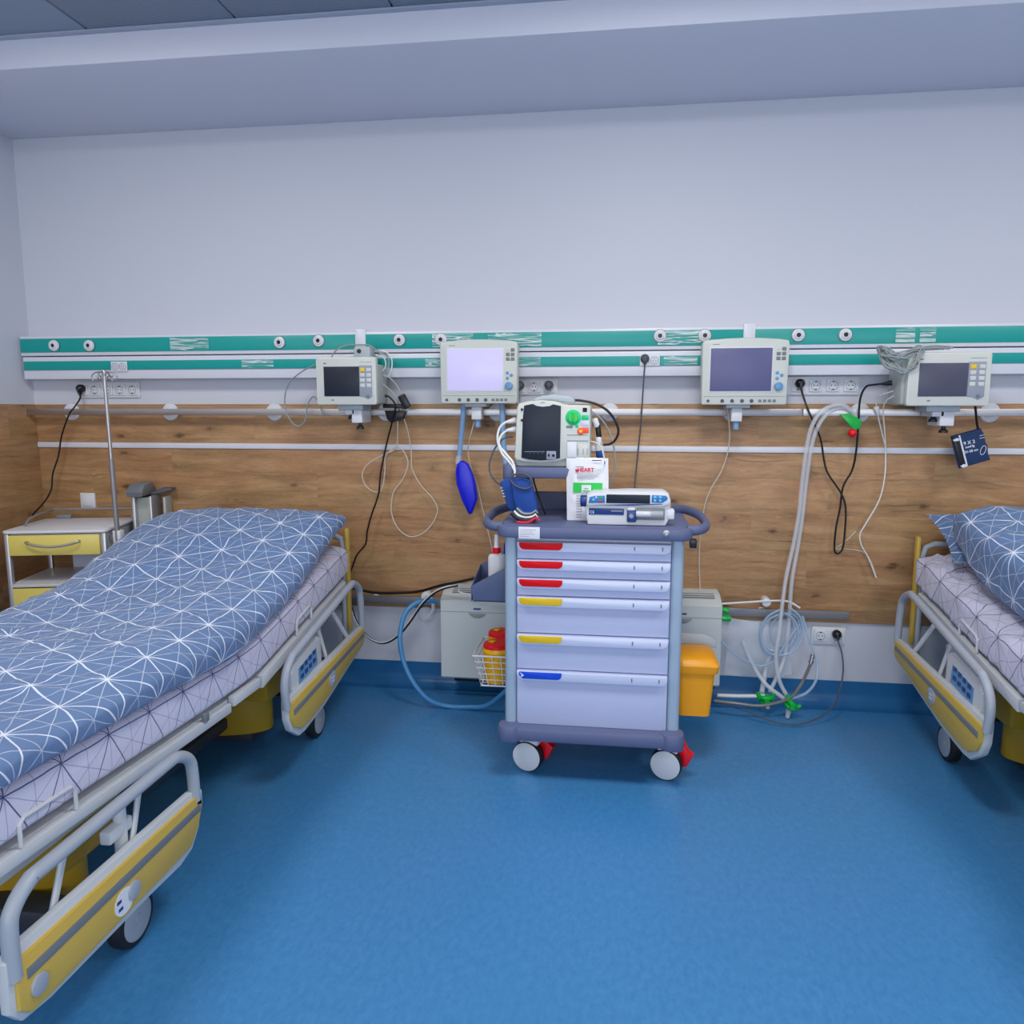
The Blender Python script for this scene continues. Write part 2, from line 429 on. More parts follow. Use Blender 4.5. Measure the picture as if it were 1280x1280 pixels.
# oak cladding
WT = P(640, 505, WY-.012).z; WB = P(640, 764, WY-.012).z
struct('trim_3', M().box(LX+.012, RX, WY-.012, WY, WB, WT, .001), 'oak_boards')
struct('trim_4', M().box(LX, LX+.012, FY, WY-.0005, WB, WT, .001), 'oak_boards_side')
zz = P(640, 560, WY-.02).z
struct('trim_5', M().box(LX+.012, RX, WY-.020, WY-.012, zz-.014, zz+.014, .003), 'duct_white')
# coved skirting in the floor's blue
def cove(x0, x1, wall, along):
    prof = [(0, 0)]; r = .06
    prof = [(r+.02, 0), (r+.02, .003)]+[(.004+r-r*math.sin(a), .004+r-r*math.cos(a)) for a in [PI/2*k/8 for k in range(9)]]+[(.004, .122), (0, .122), (0, 0)]
    if along == 'x': return M().prism([(wall-a, b) for a, b in prof], 'x', x0, x1)
    return M().prism([(wall+a, b) for a, b in prof], 'y', x0, x1)
struct('baseboard_back', cove(LX, RX, WY, 'x'), 'cove_blue')
struct('baseboard_left', cove(FY, WY, LX, 'y'), 'cove_blue')

# ================================================================== LIGHT
def area(name, loc, rot, sx, sy, power, col):
    l = bpy.data.lights.new(name, 'AREA'); l.shape = 'RECTANGLE'; l.size = sx; l.size_y = sy; l.energy = power; l.color = col
    o = bpy.data.objects.new(name, l); C.objects.link(o); o.location = loc; o.rotation_euler = rot; return o
area('window_daylight', (.1, FY-.25, 1.7), (PI/2, 0, 0), 4.7, 1.6, 92, (.95, .97, 1.0))
for x, y, pw in ((-2.0, 1.75, 24), (.2, 1.8, 28), (2.4, 1.75, 26), (-.4, -.9, 12), (1.4, -.9, 12)):
    area('ceiling_lamp', (x, y, CEIL-.01), (0, 0, 0), .6, .6, pw, (1.0, .97, .96))
w = bpy.data.worlds.new('world'); bpy.context.scene.world = w; w.use_nodes = True
w.node_tree.nodes['Background'].inputs[0].default_value = (.75, .85, 1, 1); w.node_tree.nodes['Background'].inputs[1].default_value = .6

# ================================================================== SUPPLY DUCTS ON THE WALL
DY = 3.62                                     # front face
xl = P(25, 433, DY).x; xr = RX-.3
z0 = P(640, 439, DY).z; z1 = P(640, 412, DY).z
g0 = P(640, 434.5, DY).z; g1 = P(640, 415.5, DY).z
duct = thing('medical_gas_duct', (xl, DY, z0), 'upper white wall duct with a broad green front and round gas outlets', 'wall duct')
M().box(xl, xr, DY, WY, z0, z1, .004).build('duct_housing', 'duct_white', duct)
joints = [P(451, 430, DY).x, P(936, 430, DY).x]
edges = [xl]+joints+[xr]
for i in range(3):
    a = edges[i]+(.026 if i else .004); b = edges[i+1]-(.026 if i < 2 else .004)
    M().box(a, b, DY-.003, DY+.002, g0, g1, .001).build('green_panel', 'green_laminate', duct)
for j in joints:
    M().box(j-.026, j+.026, DY-.006, DY+.01, z0-.002, z1+.012, .003).build('joint_cover', 'duct_white', duct)
for px, py in ((67, 432), (111, 432), (349, 428), (398, 426), (499, 425), (551, 424.5), (825, 420), (881, 419.5), (998, 419), (1057, 418.5)):
    c = P(px, py, DY-.01); Q = tr(c.x, DY-.003, c.z) @ rotx(PI/2)
    o = M().lathe([(0, 0), (.029, 0), (.029, .004), (.026, .011), (.019, .013), (.015, .018), (.0105, .018), (.0095, .008), (0, .008)], Q, 0, 28).build('gas_outlet', 'white_plastic', duct)
    M().lathe([(0, .006), (.0092, .006), (.0092, .0125), (.004, .0125), (.004, .009), (0, .009)], Q, 0, 16).build('outlet_core', 'black_plastic', o)
    M().lathe([(.029, -.001), (.0305, -.001), (.0305, .003), (.029, .003)], Q, 0, 28).build('outlet_ring', 'dark_steel', o)
h0 = P(640, 471, DY).z; h1 = P(640, 440.5, DY).z; k0 = P(640, 458.5, DY).z; k1 = P(640, 446.5, DY).z
xl2 = P(30, 460, DY).x
low = thing('socket_duct', (xl2, DY, h0), 'lower white wall duct with a narrow green stripe', 'wall duct')
M().box(xl2, xr, DY-.004, WY, h0, h1, .004).build('duct_housing', 'duct_white', low)
M().box(xl2+.005, xr-.005, DY-.007, DY, k0, k1, .001).build('green_panel', 'green_laminate', low)
for zz in (h0+.045,):
    M().box(xl2, xr, DY-.0055, DY, zz-.0012, zz+.0012).build('seam', 'print_grey', low)
# protective film left on the green
q = N('film_streaks'); tc = q.n('ShaderNodeTexCoord').outputs['Object']
n1 = q.noise(q.mapping(tc, (1.1, 1, 17)), 3.2, 3, .45, .9); a = q.math('MULTIPLY', q.math('SUBTRACT', 1, q.math('MULTIPLY', q.math('ABSOLUTE', q.math('SUBTRACT', n1, .5)), 17), clamp=True), .8)
q.b.inputs['Base Color'].default_value = (.8, .9, .9, 1); q.b.inputs['Roughness'].default_value = .25; q.l(q.math('ADD', a, .05, clamp=True), q.b.inputs['Alpha'])
def film(px0, px1, z0, z1, par):
    a = P(px0, 430, DY).x; b = P(px1, 430, DY).x; n = 24; rows = []
    for i in range(5):
        z = z0+(z1-z0)*i/4
        rows.append([(a+(b-a)*j/n, DY-.0105-.0018*noise.noise(Vector((a+9*j/n, z*60, 0))), z) for j in range(n+1)])
    M().grid(rows).build('protective_film', 'film_streaks', par)
for a_, b_ in ((541, 592), (610, 677), (822, 876), (1118, 1142), (1148, 1168), (214, 262)): film(a_, b_, g0+.004, g1-.004, duct)
for a_, b_ in ((532, 577), (648, 676), (830, 872), (302, 342)): film(a_, b_, k0+.003, k1-.003, low)

def socket(m_par, cx, cz, y, w=.052, dark=False):
    """one square socket insert with its round recess and holes"""
    o = M().prism(rrect(cx-w/2, cx+w/2, cz-w/2, cz+w/2, .005), 'y', y-.007, y, .002).build('socket', 'white_plastic', m_par)
    Q = tr(cx, y-.0075, cz) @ rotx(PI/2)
    M().lathe([(.021, -.001), (.0215, .0018), (.0195, .002), (.0185, -.006), (0, -.006)][::1], Q, 0, 24).build('socket_ring', 'print_grey' if not dark else 'key_grey', o)
    h = M()
    for dx, dz in ((-.0085, 0), (.0085, 0)): h.cyl((cx+dx, y-.0086, cz+dz), (cx+dx, y-.006, cz+dz), .0028, 0, 10)
    for dz in (-.017, .017): h.box(cx-.004, cx+.004, y-.0098, y-.008, cz+dz-.0022, cz+dz+.0022)
    h.build('socket_holes', 'black_plastic', o)
    return o
def strip(name, px0, px1, py0, py1, n, label, group=None, y=WY, skip=0):
    a = P(px0, py0, y-.01); b = P(px1, py1, y-.01)
    t = thing(name, ((a.x+b.x)/2, y, b.z), label, 'wall socket', group)
    M().prism(rrect(a.x, b.x, b.z, a.z, .004), 'y', y-.012, y, .003).build('backplate', 'white_plastic', t)
    step = (b.x-a.x)/n; cs = []
    for i in range(n):
        cx = a.x+step*(i+.5); cz = (a.z+b.z)/2; socket(t, cx, cz, y-.012, min(.056, step*.86)); cs.append((cx, cz))
    return t, cs
s1, c1 = strip('socket_strip', 96, 175, 478, 497, 5, 'white five-gang socket strip above the bedside cabinet at the far left', y=WY)
s2, c2 = strip('socket_strip', 600, 697, 474, 493.5, 5, 'white socket strip half hidden behind the pale lilac-screened monitor', y=WY)
s3, c3 = strip('socket_strip', 966, 1073, 470.5, 493.5, 5, 'white socket strip with a black plug, right of the violet-screened monitor', y=WY)
s4, c4 = strip('double_socket', 1015, 1056, 783, 806, 2, 'low white double socket near the floor, right of the coiled tubes', y=WY)
# small modules set into the lower duct
for nm, px0, px1, py0, py1, lb in (('duct_socket', 139, 160, 452, 464.5, 'small white socket pair set in the lower duct behind the drip pole'),
                                  ('duct_socket', 800, 824.5, 444, 457.5, 'small white socket pair set in the lower duct, holding a dark grey plug')):
    a = P(px0, py0, DY-.007); b = P(px1, py1, DY-.007); t = thing(nm, ((a.x+b.x)/2, DY-.007, b.z), lb, 'wall socket')
    M().prism(rrect(a.x, b.x, b.z, a.z, .003), 'y', DY-.013, DY-.007, .002).build('backplate', 'white_plastic', t)
    for i in range(2):
        cx = a.x+(b.x-a.x)*(.27+.46*i); cz = (a.z+b.z)/2; Q = tr(cx, DY-.0135, cz) @ rotx(PI/2)
        o = M().lathe([(.018, -.001), (.0185, .0015), (.0165, .0015), (.016, -.001)], Q, 0, 20).build('socket', 'print_grey', t)
        h = M()
        for dx, dz in ((-.007, 0), (.007, 0), (0, .008), (0, -.008)): h.cyl((cx+dx, DY-.0145, cz+dz), (cx+dx, DY-.012, cz+dz), .0022, 0, 8)
        h.build('socket_holes', 'black_plastic', o)
# light switch on the oak
a = P(100, 616, WY-.02); b = P(119.5, 635.5, WY-.02)
t = thing('light_switch', ((a.x+b.x)/2, WY-.012, b.z), 'square white switch on the oak cladding above the bedside cabinet', 'switch')
M().prism(rrect(a.x, b.x, b.z, a.z, .004), 'y', WY-.022, WY-.012, .002).build('frame', 'white_plastic', t)
M().box(a.x+.014, b.x-.014, WY-.027, WY-.021, b.z+.014, a.z-.014, .002).build('rocker', 'duct_white', t)
# steel equipment rails
r0 = P(640, 519.5, 3.62).z; r1 = P(640, 511, 3.62).z; xa = P(31, 515, 3.62).x
rail = thing('equipment_rail', (xa, 3.62, r0), 'long steel equipment rail on white round mounts across the oak cladding', 'wall rail')
cut = P(1004, 515, 3.62).x
M().box(xa, cut-.001, 3.62, 3.63, r0, r1, .0015).build('bar', 'steel', rail)
M().box(cut+.001, xr, 3.62, 3.63, r0, r1, .0015).build('bar', 'steel', rail)
for px in (86, 210, 341, 481, 621, 762, 917, 1077, 1240):
    c = P(px, 515.5, 3.66); Q = tr(c.x, WY-.012, (r0+r1)/2) @ rotx(PI/2)
    M().lathe([(0, 0), (.044, 0), (.044, .008), (.04, .012), (.016, .016), (.012, .02), (.012, .0585), (0, .0585)], Q, 0, 28).build('mount', 'white_plastic', rail)
q0 = P(1000, 772.5, 3.66).z; q1 = P(1000, 762.5, 3.66).z
xb0 = P(400, 745, 3.66).x; xb1 = P(1061, 770, 3.66).x
lr = thing('lower_rail', (xb0, 3.66, q0), 'short dull steel rail low on the wall beneath the oak, behind the trolley', 'wall rail')
M().box(xb0, xb1, 3.655, 3.665, q0, q1, .0015).build('bar', 'dull_steel', lr)
for px in (470, 700, 952):
    c = P(px, 765, 3.68); Q = tr(c.x, WY-.0005, (q0+q1)/2) @ rotx(PI/2)
    M().lathe([(0, 0), (.036, 0), (.036, .006), (.014, .014), (.012, .0345), (0, .0345)], Q, 0, 24).build('mount', 'white_plastic', lr)
# ================================================================== BEDS
lattice_material('duvet_print', (84, 112, 156), (226, 232, 244), (98, 128, 168), warp=.008)
lattice_material('sheet_print', (216, 214, 232), (60, 58, 116), (208, 208, 230), .0016, .0009, .008)
def lerp(st, y):
    if y <= st[0][0]: return st[0][1:]
    for a, b in zip(st, st[1:]):
        if y <= b[0]:
            t = (y-a[0])/(b[0]-a[0]); t = t*t*(3-2*t) if False else t
            return tuple(a[i]+(b[i]-a[i])*t for i in range(1, len(a)))
    return st[-1][1:]
def smooth_st(st, y, w=.07):
    ks = (-1, -.5, 0, .5, 1); vals = [lerp(st, y+w*k) for k in ks]
    return tuple(sum(v[i] for v in vals)/5 for i in range(len(vals[0])))
def pad(m, y0, y1, st, n=3.2, endr=.09, nu=88, nv=90, wrinkle=None, floor=None, uvoff=(0, 0), mi=0, side_drop=None):
    """soft cushion: stations (y, x centre, half width, z bottom, z top); floor(x,y) keeps its underside on what carries it"""
    rows = []; uvs = []; arcv = 0; prevc = None; side = side_drop
    ts = [(1-math.cos(PI*k/nv))/2*.35+.65*k/nv for k in range(nv+1)]
    for i, t in enumerate(ts):
        y = y0+(y1-y0)*t; xc, hw, zb, zt = smooth_st(st, y)
        e = min(y-y0, y1-y); f = 1 if e >= endr else max(0, 1-(1-e/endr)**2)**.5
        f = max(f, .06); zm = zb+(zt-zb)*.45; th = (zt-zb)/2
        row = []; ur = []; arc = 0; pp = None
        for k in range(nu):
            a = 2*PI*k/nu-PI/2; ca, sa = math.cos(a), math.sin(a)
            x = xc+(hw-endr*.5*(1-f))*sgn(ca)*abs(ca)**(2/n)
            z = zm+(zt-zm if sa > 0 else zm-zb)*f*sgn(sa)*abs(sa)**(2/n)
            p = Vector((x, y, z))
            if side and x < xc: p.z -= side(y)*((xc-x)/hw)**1.5*(1 if sa > 0 else .3)
            if wrinkle:
                d = wrinkle(p, sa); p += Vector((ca*.5, 0, max(sa, -.1)))*d
            if floor and sa < .25:
                fz = floor(p.x, p.y)
                if fz is not None: p.z = max(p.z, fz)
            if pp is not None: arc += (p-pp).length
            pp = p; row.append(p); ur.append(arc)
        ur.append(arc+(row[0]-row[-1]).length); kc = int(nu*(.785+PI/2)/(2*PI)); ur = [u_-ur[kc] for u_ in ur]
        c = Vector((0, y, zt*min(1, f+.3)))
        if prevc is not None: arcv += (c-prevc).length
        prevc = c; rows.append(row); uvs.append([(u+uvoff[0], arcv+uvoff[1]) for u in ur])
    m.grid(rows, mi, True, uvs, capped=True); return m
def wr(a1, a2, seed, fy=3.0, fx=7.0):
    o = Vector((seed, seed*.7, 0))
    def f(p, sa):
        q = Vector((p.x*fx, p.y*fy, p.z*2))+o
        r1 = 1-abs(noise.noise(q))*2.4
        q2 = Vector((p.x*5+p.y*6, p.y*11-p.x*4, p.z*4))+o
        r2 = 1-abs(noise.noise(q2))*2.2
        return a1*noise.noise(p*2.3+o)*1.6+a2*max(0, r1)**3+a2*.55*max(0, r2)**3
    return f
# platform height of the bed along its length (bottom of the mattress), mattress top
PLAT = [(.95, .505), (1.3, .50), (2.26, .462), (2.47, .462), (3.42, .625)]
MT = .155
def bedding_floor(hw, top):
    def f(x, y):
        if abs(x) < hw+.012 and y < 3.47: return lerp(PLAT, y)[0]+top+.006
        return None
    return f
def bed(cx, dy, s, tone):
    T = tr(cx, dy, 0) @ Matrix.Diagonal((s, 1, 1, 1)); side = tone['side']
    def MM(): return M(T)
    w = lambda x, y, z: T @ Vector((x, y, z))
    root = thing('hospital_bed', (cx, 2.4+dy, 0), tone['bed'], 'bed', 'adjustable hospital beds')
    BX = .46
    # --- chassis, wheels, lifting columns
    m = MM(); m.box(-.40, .40, 1.55, 1.63, .13, .19, .01); m.box(-.40, .40, 3.12, 3.20, .13, .19, .01)
    for x in (-.14, .14): m.box(x-.025, x+.025, 1.6, 2.82, .13, .18, .008)
    m.box(-.05, .05, 2.8, 3.15, .13, .18, .008); m.box(-.25, .25, 1.66, 1.80, .06, .105, .01); m.box(-.25, .25, 2.79, 2.93, .06, .105, .01)
    m.build('chassis', 'chassis_dark', root)
    for (y, nm) in ((2.86, 0), (1.72, 1)):
        m = MM(); m.prism(disc_poly(0, y, .31, .12, 36), 'z', .10, .30, .008); m.box(-.355, .355, y-.12, y+.12, .255, .44, .02)
        m.build('lifting_column', 'column_yellow', root)
    m = MM(); m.box(-.30, .30, 1.55, 3.0, .40, .45, .01); m.build('lifting_frame', 'column_yellow', root)
    for (x, y) in ((.445, 1.71), (.43, 3.02), (-.42, 1.71), (-.42, 3.02)):
        sx = 1 if x > 0 else -1; Q = tr(x, y, .0755) @ roty(PI/2*sx)
        o = MM().lathe([(0, -.02), (.058, -.02), (.066, -.023), (.0735, -.018), (.0755, -.008), (.0755, .008), (.0735, .018), (.066, .023), (.06, .023), (.058, .019), (.01, .021), (.009, .026), (0, .026)], Q, 0, 32).build('caster', 'tyre', root)
        MM().lathe([(0, .0225), (.0575, .0195), (.0575, .0225), (.054, .0245), (.012, .0245), (.012, .028), (0, .028)], Q, 0, 32).build('wheel_disc', 'bed_grey', o)
        m = MM(); m.box(x-.045*sx if sx > 0 else x-.0, x if sx > 0 else x+.045, y-.03, y+.05, .08, .15, .01)
        m.box(x-.05, x+.03, y-.04, y+.06, .14, .165, .01); m.build('caster_fork', 'bed_white', o)
    # --- mattress platform: foot, seat and raised back section
    def beam(y0, za0, y1, za1, h, x0, x1, nm, mt='bed_white', par=root):
        m = MM(); m.prism([(y0, za0-h), (y1, za1-h), (y1, za1), (y0, za0)], 'x', x0, x1, .006)
        return m.build(nm, mt, par)
    beam(.95, .507, 2.26, .457, .032, BX-.022, BX+.004, 'side_beam'); beam(.95, .507, 2.26, .457, .032, -BX-.004, -BX+.022, 'side_beam')
    beam(2.28, .472, 2.47, .468, .034, BX-.022, BX+.006, 'side_beam'); beam(2.28, .472, 2.47, .468, .034, -BX-.006, -BX+.022, 'side_beam')
    beam(2.485, .470, 3.36, .618, .045, BX-.022, BX+.006, 'side_beam'); beam(2.485, .470, 3.36, .618, .045, -BX-.006, -BX+.022, 'side_beam')
    m = MM(); m.prism([(.95, .490), (2.26, .445), (2.47, .445), (3.40, .605), (3.40, .618), (2.47, .458), (2.26, .458), (.95, .503)], 'x', -BX+.024, BX-.024)
    m.build('mattress_platform', 'bed_white', root)
    beam(.95, .44, 3.2, .44, .045, BX-.10, BX-.06, 'under_beam'); beam(.95, .44, 3.2, .44, .045, -BX+.06, -BX+.10, 'under_beam')
    for x in (BX, -BX):                                              # mattress stops: small wire hoops on the beams
        for y0, z0, y1, z1, in ((1.36, .503, 1.53, .497), (2.80, .535, 2.95, .560)):
            MM().tube([(x, y0, z0-.01), (x, y0, z0+.04), (x, y0+.012, z0+.052), (x, y1-.012, z1+.052), (x, y1, z1+.04), (x, y1, z1-.01)], .005, 0, 8, smooth=False).build('mattress_stop', 'bed_white', root)
    for y in (1.05, 2.1):
        MM().box(BX-.005, BX+.010, y-.012, y+.012, .462, .49, .003).build('bolt_cover', 'key_grey', root)
    # --- headboard
    HY = 3.49
    m = MM(); m.tube([(.405, HY, .16), (.405, HY, .76), (.395, HY, .80), (.36, HY, .815), (-.36, HY, .815), (-.395, HY, .80), (-.405, HY, .76), (-.405, HY, .16)], .014, 0, 12, smooth=False)
    hb = m.build('headboard', 'bed_grey', root)
    m = MM(); m.box(-.39, .39, HY-.008, HY+.012, .52, .73, .006); m.build('headboard_panel', 'bed_yellow', hb)
    for x in (.428, -.428):
        MM().box(x-.009, x+.009, HY-.012, HY+.02, .34, .85, .006).build('edge_strip', 'bed_yellow', hb)
    # --- side rails, lowered
    def rail_set(X, sx):
        o = 1 if sx > 0 else -1
        # foot-side rail
        R0 = MM(); pts = [(X, 1.225, .30), (X, 1.225, .405), (X, 1.24, .445), (X, 1.285, .474), (X, 1.34, .478), (X, 1.76, .487), (X, 1.82, .483), (X, 1.865, .458), (X, 1.885, .42), (X, 1.89, .32)]
        R0.tube(pts, .0165, 0, 14, sub=4); r = R0.build('side_rail', 'bed_grey', root)
        th = .011
        m = MM(); m.prism([(1.205, .235), (1.235, .198), (1.31, .186), (1.66, .182), (1.80, .176), (1.86, .19), (1.90, .235), (1.92, .30), (1.915, .352), (1.225, .362), (1.203, .345)], 'x', X-th-.008*o, X+th-.008*o, .004)
        m.build('rail_backplate', 'bed_white', r)
        m = MM(); m.prism([(1.222, .232), (1.25, .206), (1.30, .203), (1.64, .206), (1.70, .205), (1.845, .209), (1.885, .25), (1.908, .30), (1.905, .334), (1.235, .338), (1.222, .322)], 'x', X-.002*o, X+.012*o, .003)
        yp = m.build('rail_panel', 'bed_yellow', r)
        MM().prism([(1.245, .284), (1.895, .288), (1.895, .309), (1.245, .307)], 'x', X+.0105*o, X+.0145*o, .001).build('grey_stripe', 'key_grey', yp)
        for yy in (1.272, 1.584):
            MM().cyl((X+.010*o, yy, .252), (X+.018*o, yy, .252), .023, 0, 24, bev=.002).build('rail_button', 'bed_grey', yp)
        MM().prism(disc_poly(1.548, .245, .036, .032), 'x', X+.0115*o, X+.0135*o).build('sticker', 'paper', yp)
        k = MM()
        for dy_, dz_ in ((-.012, .010), (-.008, -.010)): k.box(X+.0134*o, X+.0142*o, 1.540+dy_-.008, 1.540+dy_+.008, .245+dz_-.004, .245+dz_+.004)
        k.build('sticker_print', 'pump_navy', yp)
        MM().box(X-.012, X+.012, 1.88, 1.91, .30, .345, .004).build('rail_cap', 'bed_white', r)
        for ya, yb, za in ((1.31, 1.44, .23), (1.60, 1.71, .24)): MM().tube([(X-.02*o, ya, za), (X-.04*o, yb, .46)], .011, 0, 8, flat=.6).build('rail_strut', 'bed_white', r)
        m = MM(); m.cyl((X-.045*o, 1.63, .26), (X-.045*o, 1.63, .455), .016, 0, 14); m.box(X-.06*o if o > 0 else X+.03, X-.03*o if o > 0 else X+.06, 1.57, 1.66, .37, .405, .006)
        m.build('rail_post', 'bed_white', r)
        # head-side rail, follows the raised back
        m = MM(); m.tube([(X, 2.507, .34), (X, 2.497, .42), (X, 2.515, .475), (X, 2.565, .515), (X, 2.63, .530), (X, 3.17, .630), (X, 3.25, .634), (X, 3.31, .604), (X, 3.335, .555), (X, 3.352, .40)], .0155, 0, 14, sub=4)
        r = m.build('side_rail', 'bed_grey', root)
        m = MM(); m.prism([(2.502, .30), (2.525, .25), (2.60, .196), (2.66, .192), (2.85, .212), (3.20, .283), (3.34, .308), (3.368, .34), (3.37, .41), (2.50, .372)], 'x', X-th-.008*o, X+th-.008*o, .004)
        m.build('rail_backplate', 'bed_white', r)
        m = MM(); m.prism([(2.520, .30), (2.545, .255), (2.61, .222), (2.68, .22), (2.87, .240), (3.20, .305), (3.33, .326), (3.352, .35), (3.35, .40), (2.515, .352)], 'x', X-.002*o, X+.012*o, .003)
        yp = m.build('rail_panel', 'bed_yellow', r)
        MM().prism([(2.54, .302), (3.335, .361), (3.335, .380), (2.54, .324)], 'x', X+.0105*o, X+.0145*o, .001).build('grey_stripe', 'key_grey', yp)
        MM().prism(disc_poly(2.93, .302, .036, .034), 'x', X+.0115*o, X+.015*o, .001).build('rail_button', 'bed_grey', yp)
        k = MM(); k.box(X+.0148*o, X+.0156*o, 2.915, 2.945, .305, .312); k.box(X+.0148*o, X+.0156*o, 2.915, 2.945, .290, .297); k.build('sticker_print', 'print_white', yp)
        m = MM(); m.prism([(2.60, .34), (2.595, .44), (2.62, .468), (2.86, .506), (2.885, .49), (2.89, .36)], 'x', X-.035*o, X-.015*o, .004)
        cp = m.build('control_panel', 'bed_white', r)
        m = MM(); m.prism([(2.655, .375), (2.655, .440), (2.83, .468), (2.84, .395)], 'x', X-.016*o, X-.0135*o); m.build('keypad', 'knob_blue', cp)
        k = MM()
        for a in range(4):
            for b in range(2): k.box(X-.014*o, X-.0125*o, 2.672+.04*a, 2.700+.04*a, .392+.034*b+.007*a, .410+.034*b+.007*a)
        k.build('keys', 'pump_navy', cp)
        for ya, yb, za, zb in ((3.24, 3.10, .36, .54), (2.97, 2.93, .34, .52)): MM().tube([(X-.02*o, ya, za), (X-.045*o, yb, zb)], .0115, 0, 8, flat=.6).build('rail_strut', 'bed_white', r)
    rail_set(.54, 1); rail_set(-.54, -1)
    # --- mattress in its fitted sheet
    st = [(.93, 0, .455, .512, .66), (1.3, 0, .455, .506, .652), (2.26, 0, .455, .466, .616), (2.47, 0, .455, .466, .62), (3.45, 0, .455, .636, .790)]
    m = MM(); mw = wr(.004, .017 if s < 0 else .004, 3.1 if s > 0 else 9.4, 9, 14)
    pad(m, .93, 3.455, st, 7, .05, 84, 110, mw, floor=lambda x, y: lerp(PLAT, y)[0]+.003, uvoff=(.045, .03))
    o = m.build('mattress', 'sheet_print', None, 60); tag(o, tone['mattress'], 'mattress', 'mattresses in lilac printed sheets')
    return root
bed(-1.71, 0, 1, dict(side='left', bed='yellow and white adjustable hospital bed on the left, beside the bedside cabinet',
    mattress='mattress in a lilac line-patterned sheet on the left bed beside the cabinet'))
bed(1.81, .13, -1, dict(side='right', bed='yellow and white adjustable hospital bed cut off by the right edge of the view',
    mattress='crumpled lilac-sheeted mattress on the right bed, its corner uncovered'))
def top_of(hw):
    return lambda x, y: (lerp(PLAT, y)[0]+MT+.008) if abs(x) < hw and y < 3.47 else None
# left duvet, spread over the whole bed and humped over the head end
T = tr(-1.71, 0, 0); m = M(T)
st = [(.90, .01, .49, .665, .735), (1.3, 0, .50, .640, .745), (1.9, -.005, .50, .612, .735), (2.27, -.01, .502, .590, .730), (2.6, -.02, .505, .640, .770), (2.86, -.02, .500, .705, .835), (3.08, -.02, .495, .775, .905), (3.26, .005, .475, .87, .955), (3.42, .01, .465, .875, .95)]
wl = wr(.016, .012, 1.7, 4.5, 5)
pad(m, .90, 3.40, st, 3.4, .07, 110, 150, wl, floor=lambda x, y: top_of(.475)(x, y), uvoff=(.0, .06), side_drop=lambda y: .055*max(0, 1-abs(y-2.75)/.75))
tag(m.build('duvet', 'duvet_print', None, 60), 'blue duvet with white star lines spread flat over the left bed', 'duvet', 'blue patterned duvets')
# right bed: pillow and heaped duvet
T = tr(1.81, .13, 0) @ Matrix.Diagonal((-1, 1, 1, 1)); m = M(T)
def pillow_pts(m, cx, cy, cz, hx, hy, hz, tilt, uvoff):
    rows = []; uvs = []; n = 40
    R = tr(cx, cy, cz) @ rotx(tilt)
    for sgn_ in (1, -1):
        rr = []; uu = []
        for i in range(n+1):
            row = []; ur = []
            for j in range(n+1):
                u = -1+2*j/n; v = -1+2*i/n
                cu = u*(1-.07*(1-v*v)); cv = v*(1-.09*(1-u*u))
                h = hz*((1-u*u)*(1-v*v))**.42+.004*noise.noise(Vector((u*4, v*4, sgn_)))
                edge = min(1, (1-abs(u))*12)*min(1, (1-abs(v))*12)
                row.append(R @ Vector((cu*hx, cv*hy, sgn_*h*edge))); ur.append((hx*u+uvoff, hy*v))
            rr.append(row if sgn_ > 0 else row[::-1]); uu.append(ur if sgn_ > 0 else ur[::-1])
        m.grid(rr, 0, False, uu)
pillow_pts(m, .06, 3.315, .875, .355, .17, .055, .5, .05)
tag(m.build('pillow', 'duvet_print', None, 70), 'dark blue patterned pillow, its corner poking out behind the heaped duvet', 'pillow')
m = M(T)
st = [(.95, -.10, .50, .665, .80), (1.9, -.10, .48, .625, .80), (2.4, -.08, .47, .64, .84), (2.75, -.06, .46, .68, .93), (3.0, -.045, .46, .76, .97), (3.2, -.045, .45, .86, 1.02), (3.34, -.045, .44, .89, 1.02)]
pl = lambda x, y: (top_of(.46)(x, y) if y < 3.0 else None)
pad(m, .95, 3.24, st, 5, .04, 110, 150, wr(.02, .012, 5.2, 5, 6), floor=pl, uvoff=(.03, .02))
tag(m.build('duvet', 'duvet_print', None, 60), 'blue duvet with white star lines heaped high on the right bed', 'duvet', 'blue patterned duvets')

# ================================================================== BEDSIDE CABINET
NT = tr(-2.835, 3.15, 0) @ rotz(math.radians(14)); W, Dp, H = .455, .42, .858
cab = thing('bedside_cabinet', (-2.6, 3.35, 0), 'white bedside cabinet with yellow drawers beside the left wall', 'bedside cabinet')
def NM(): return M(NT)
m = NM(); m.prism(rrect(-.008, W+.008, -.01, Dp, .03), 'z', H-.014, H, .005); m.build('cabinet_top', 'white_plastic', cab)
for x in (0, W-.022):
    for y in (0, Dp-.03): NM().box(x, x+.022, y, y+.028, .07, H-.014, .006).build('corner_post', 'aluminium', cab)
NM().box(.004, .018, .03, Dp-.03, .10, .60, .002).build('side_panel', 'duct_white', cab)
NM().box(W-.018, W-.004, .03, Dp-.03, .10, H-.02, .002).build('side_panel', 'light_grey_plastic', cab)
NM().box(.12, W-.02, Dp-.02, Dp-.008, .10, .86-.03, .002).build('back_panel', 'cart_drawer_edge', cab)
NM().box(.024, W-.024, .01, Dp-.02, H-.11, H-.02, .002).build('drawer_box', 'duct_white', cab)
d = NM().box(.022, W-.026, -.008, .01, H-.118, H-.022, .003).build('drawer', 'yellow_laminate', cab)
NM().tube([(.11, -.006, H-.052), (.11, -.026, H-.053), (.15, -.034, H-.066), (.225, -.038, H-.073), (.30, -.034, H-.064), (.34, -.026, H-.051), (.34, -.006, H-.05)], .0055, 0, 10, sub=4).build('handle', 'steel', d)
NM().box(.02, W-.02, .002, Dp-.02, .585, .600, .003).build('shelf', 'bed_white', cab)
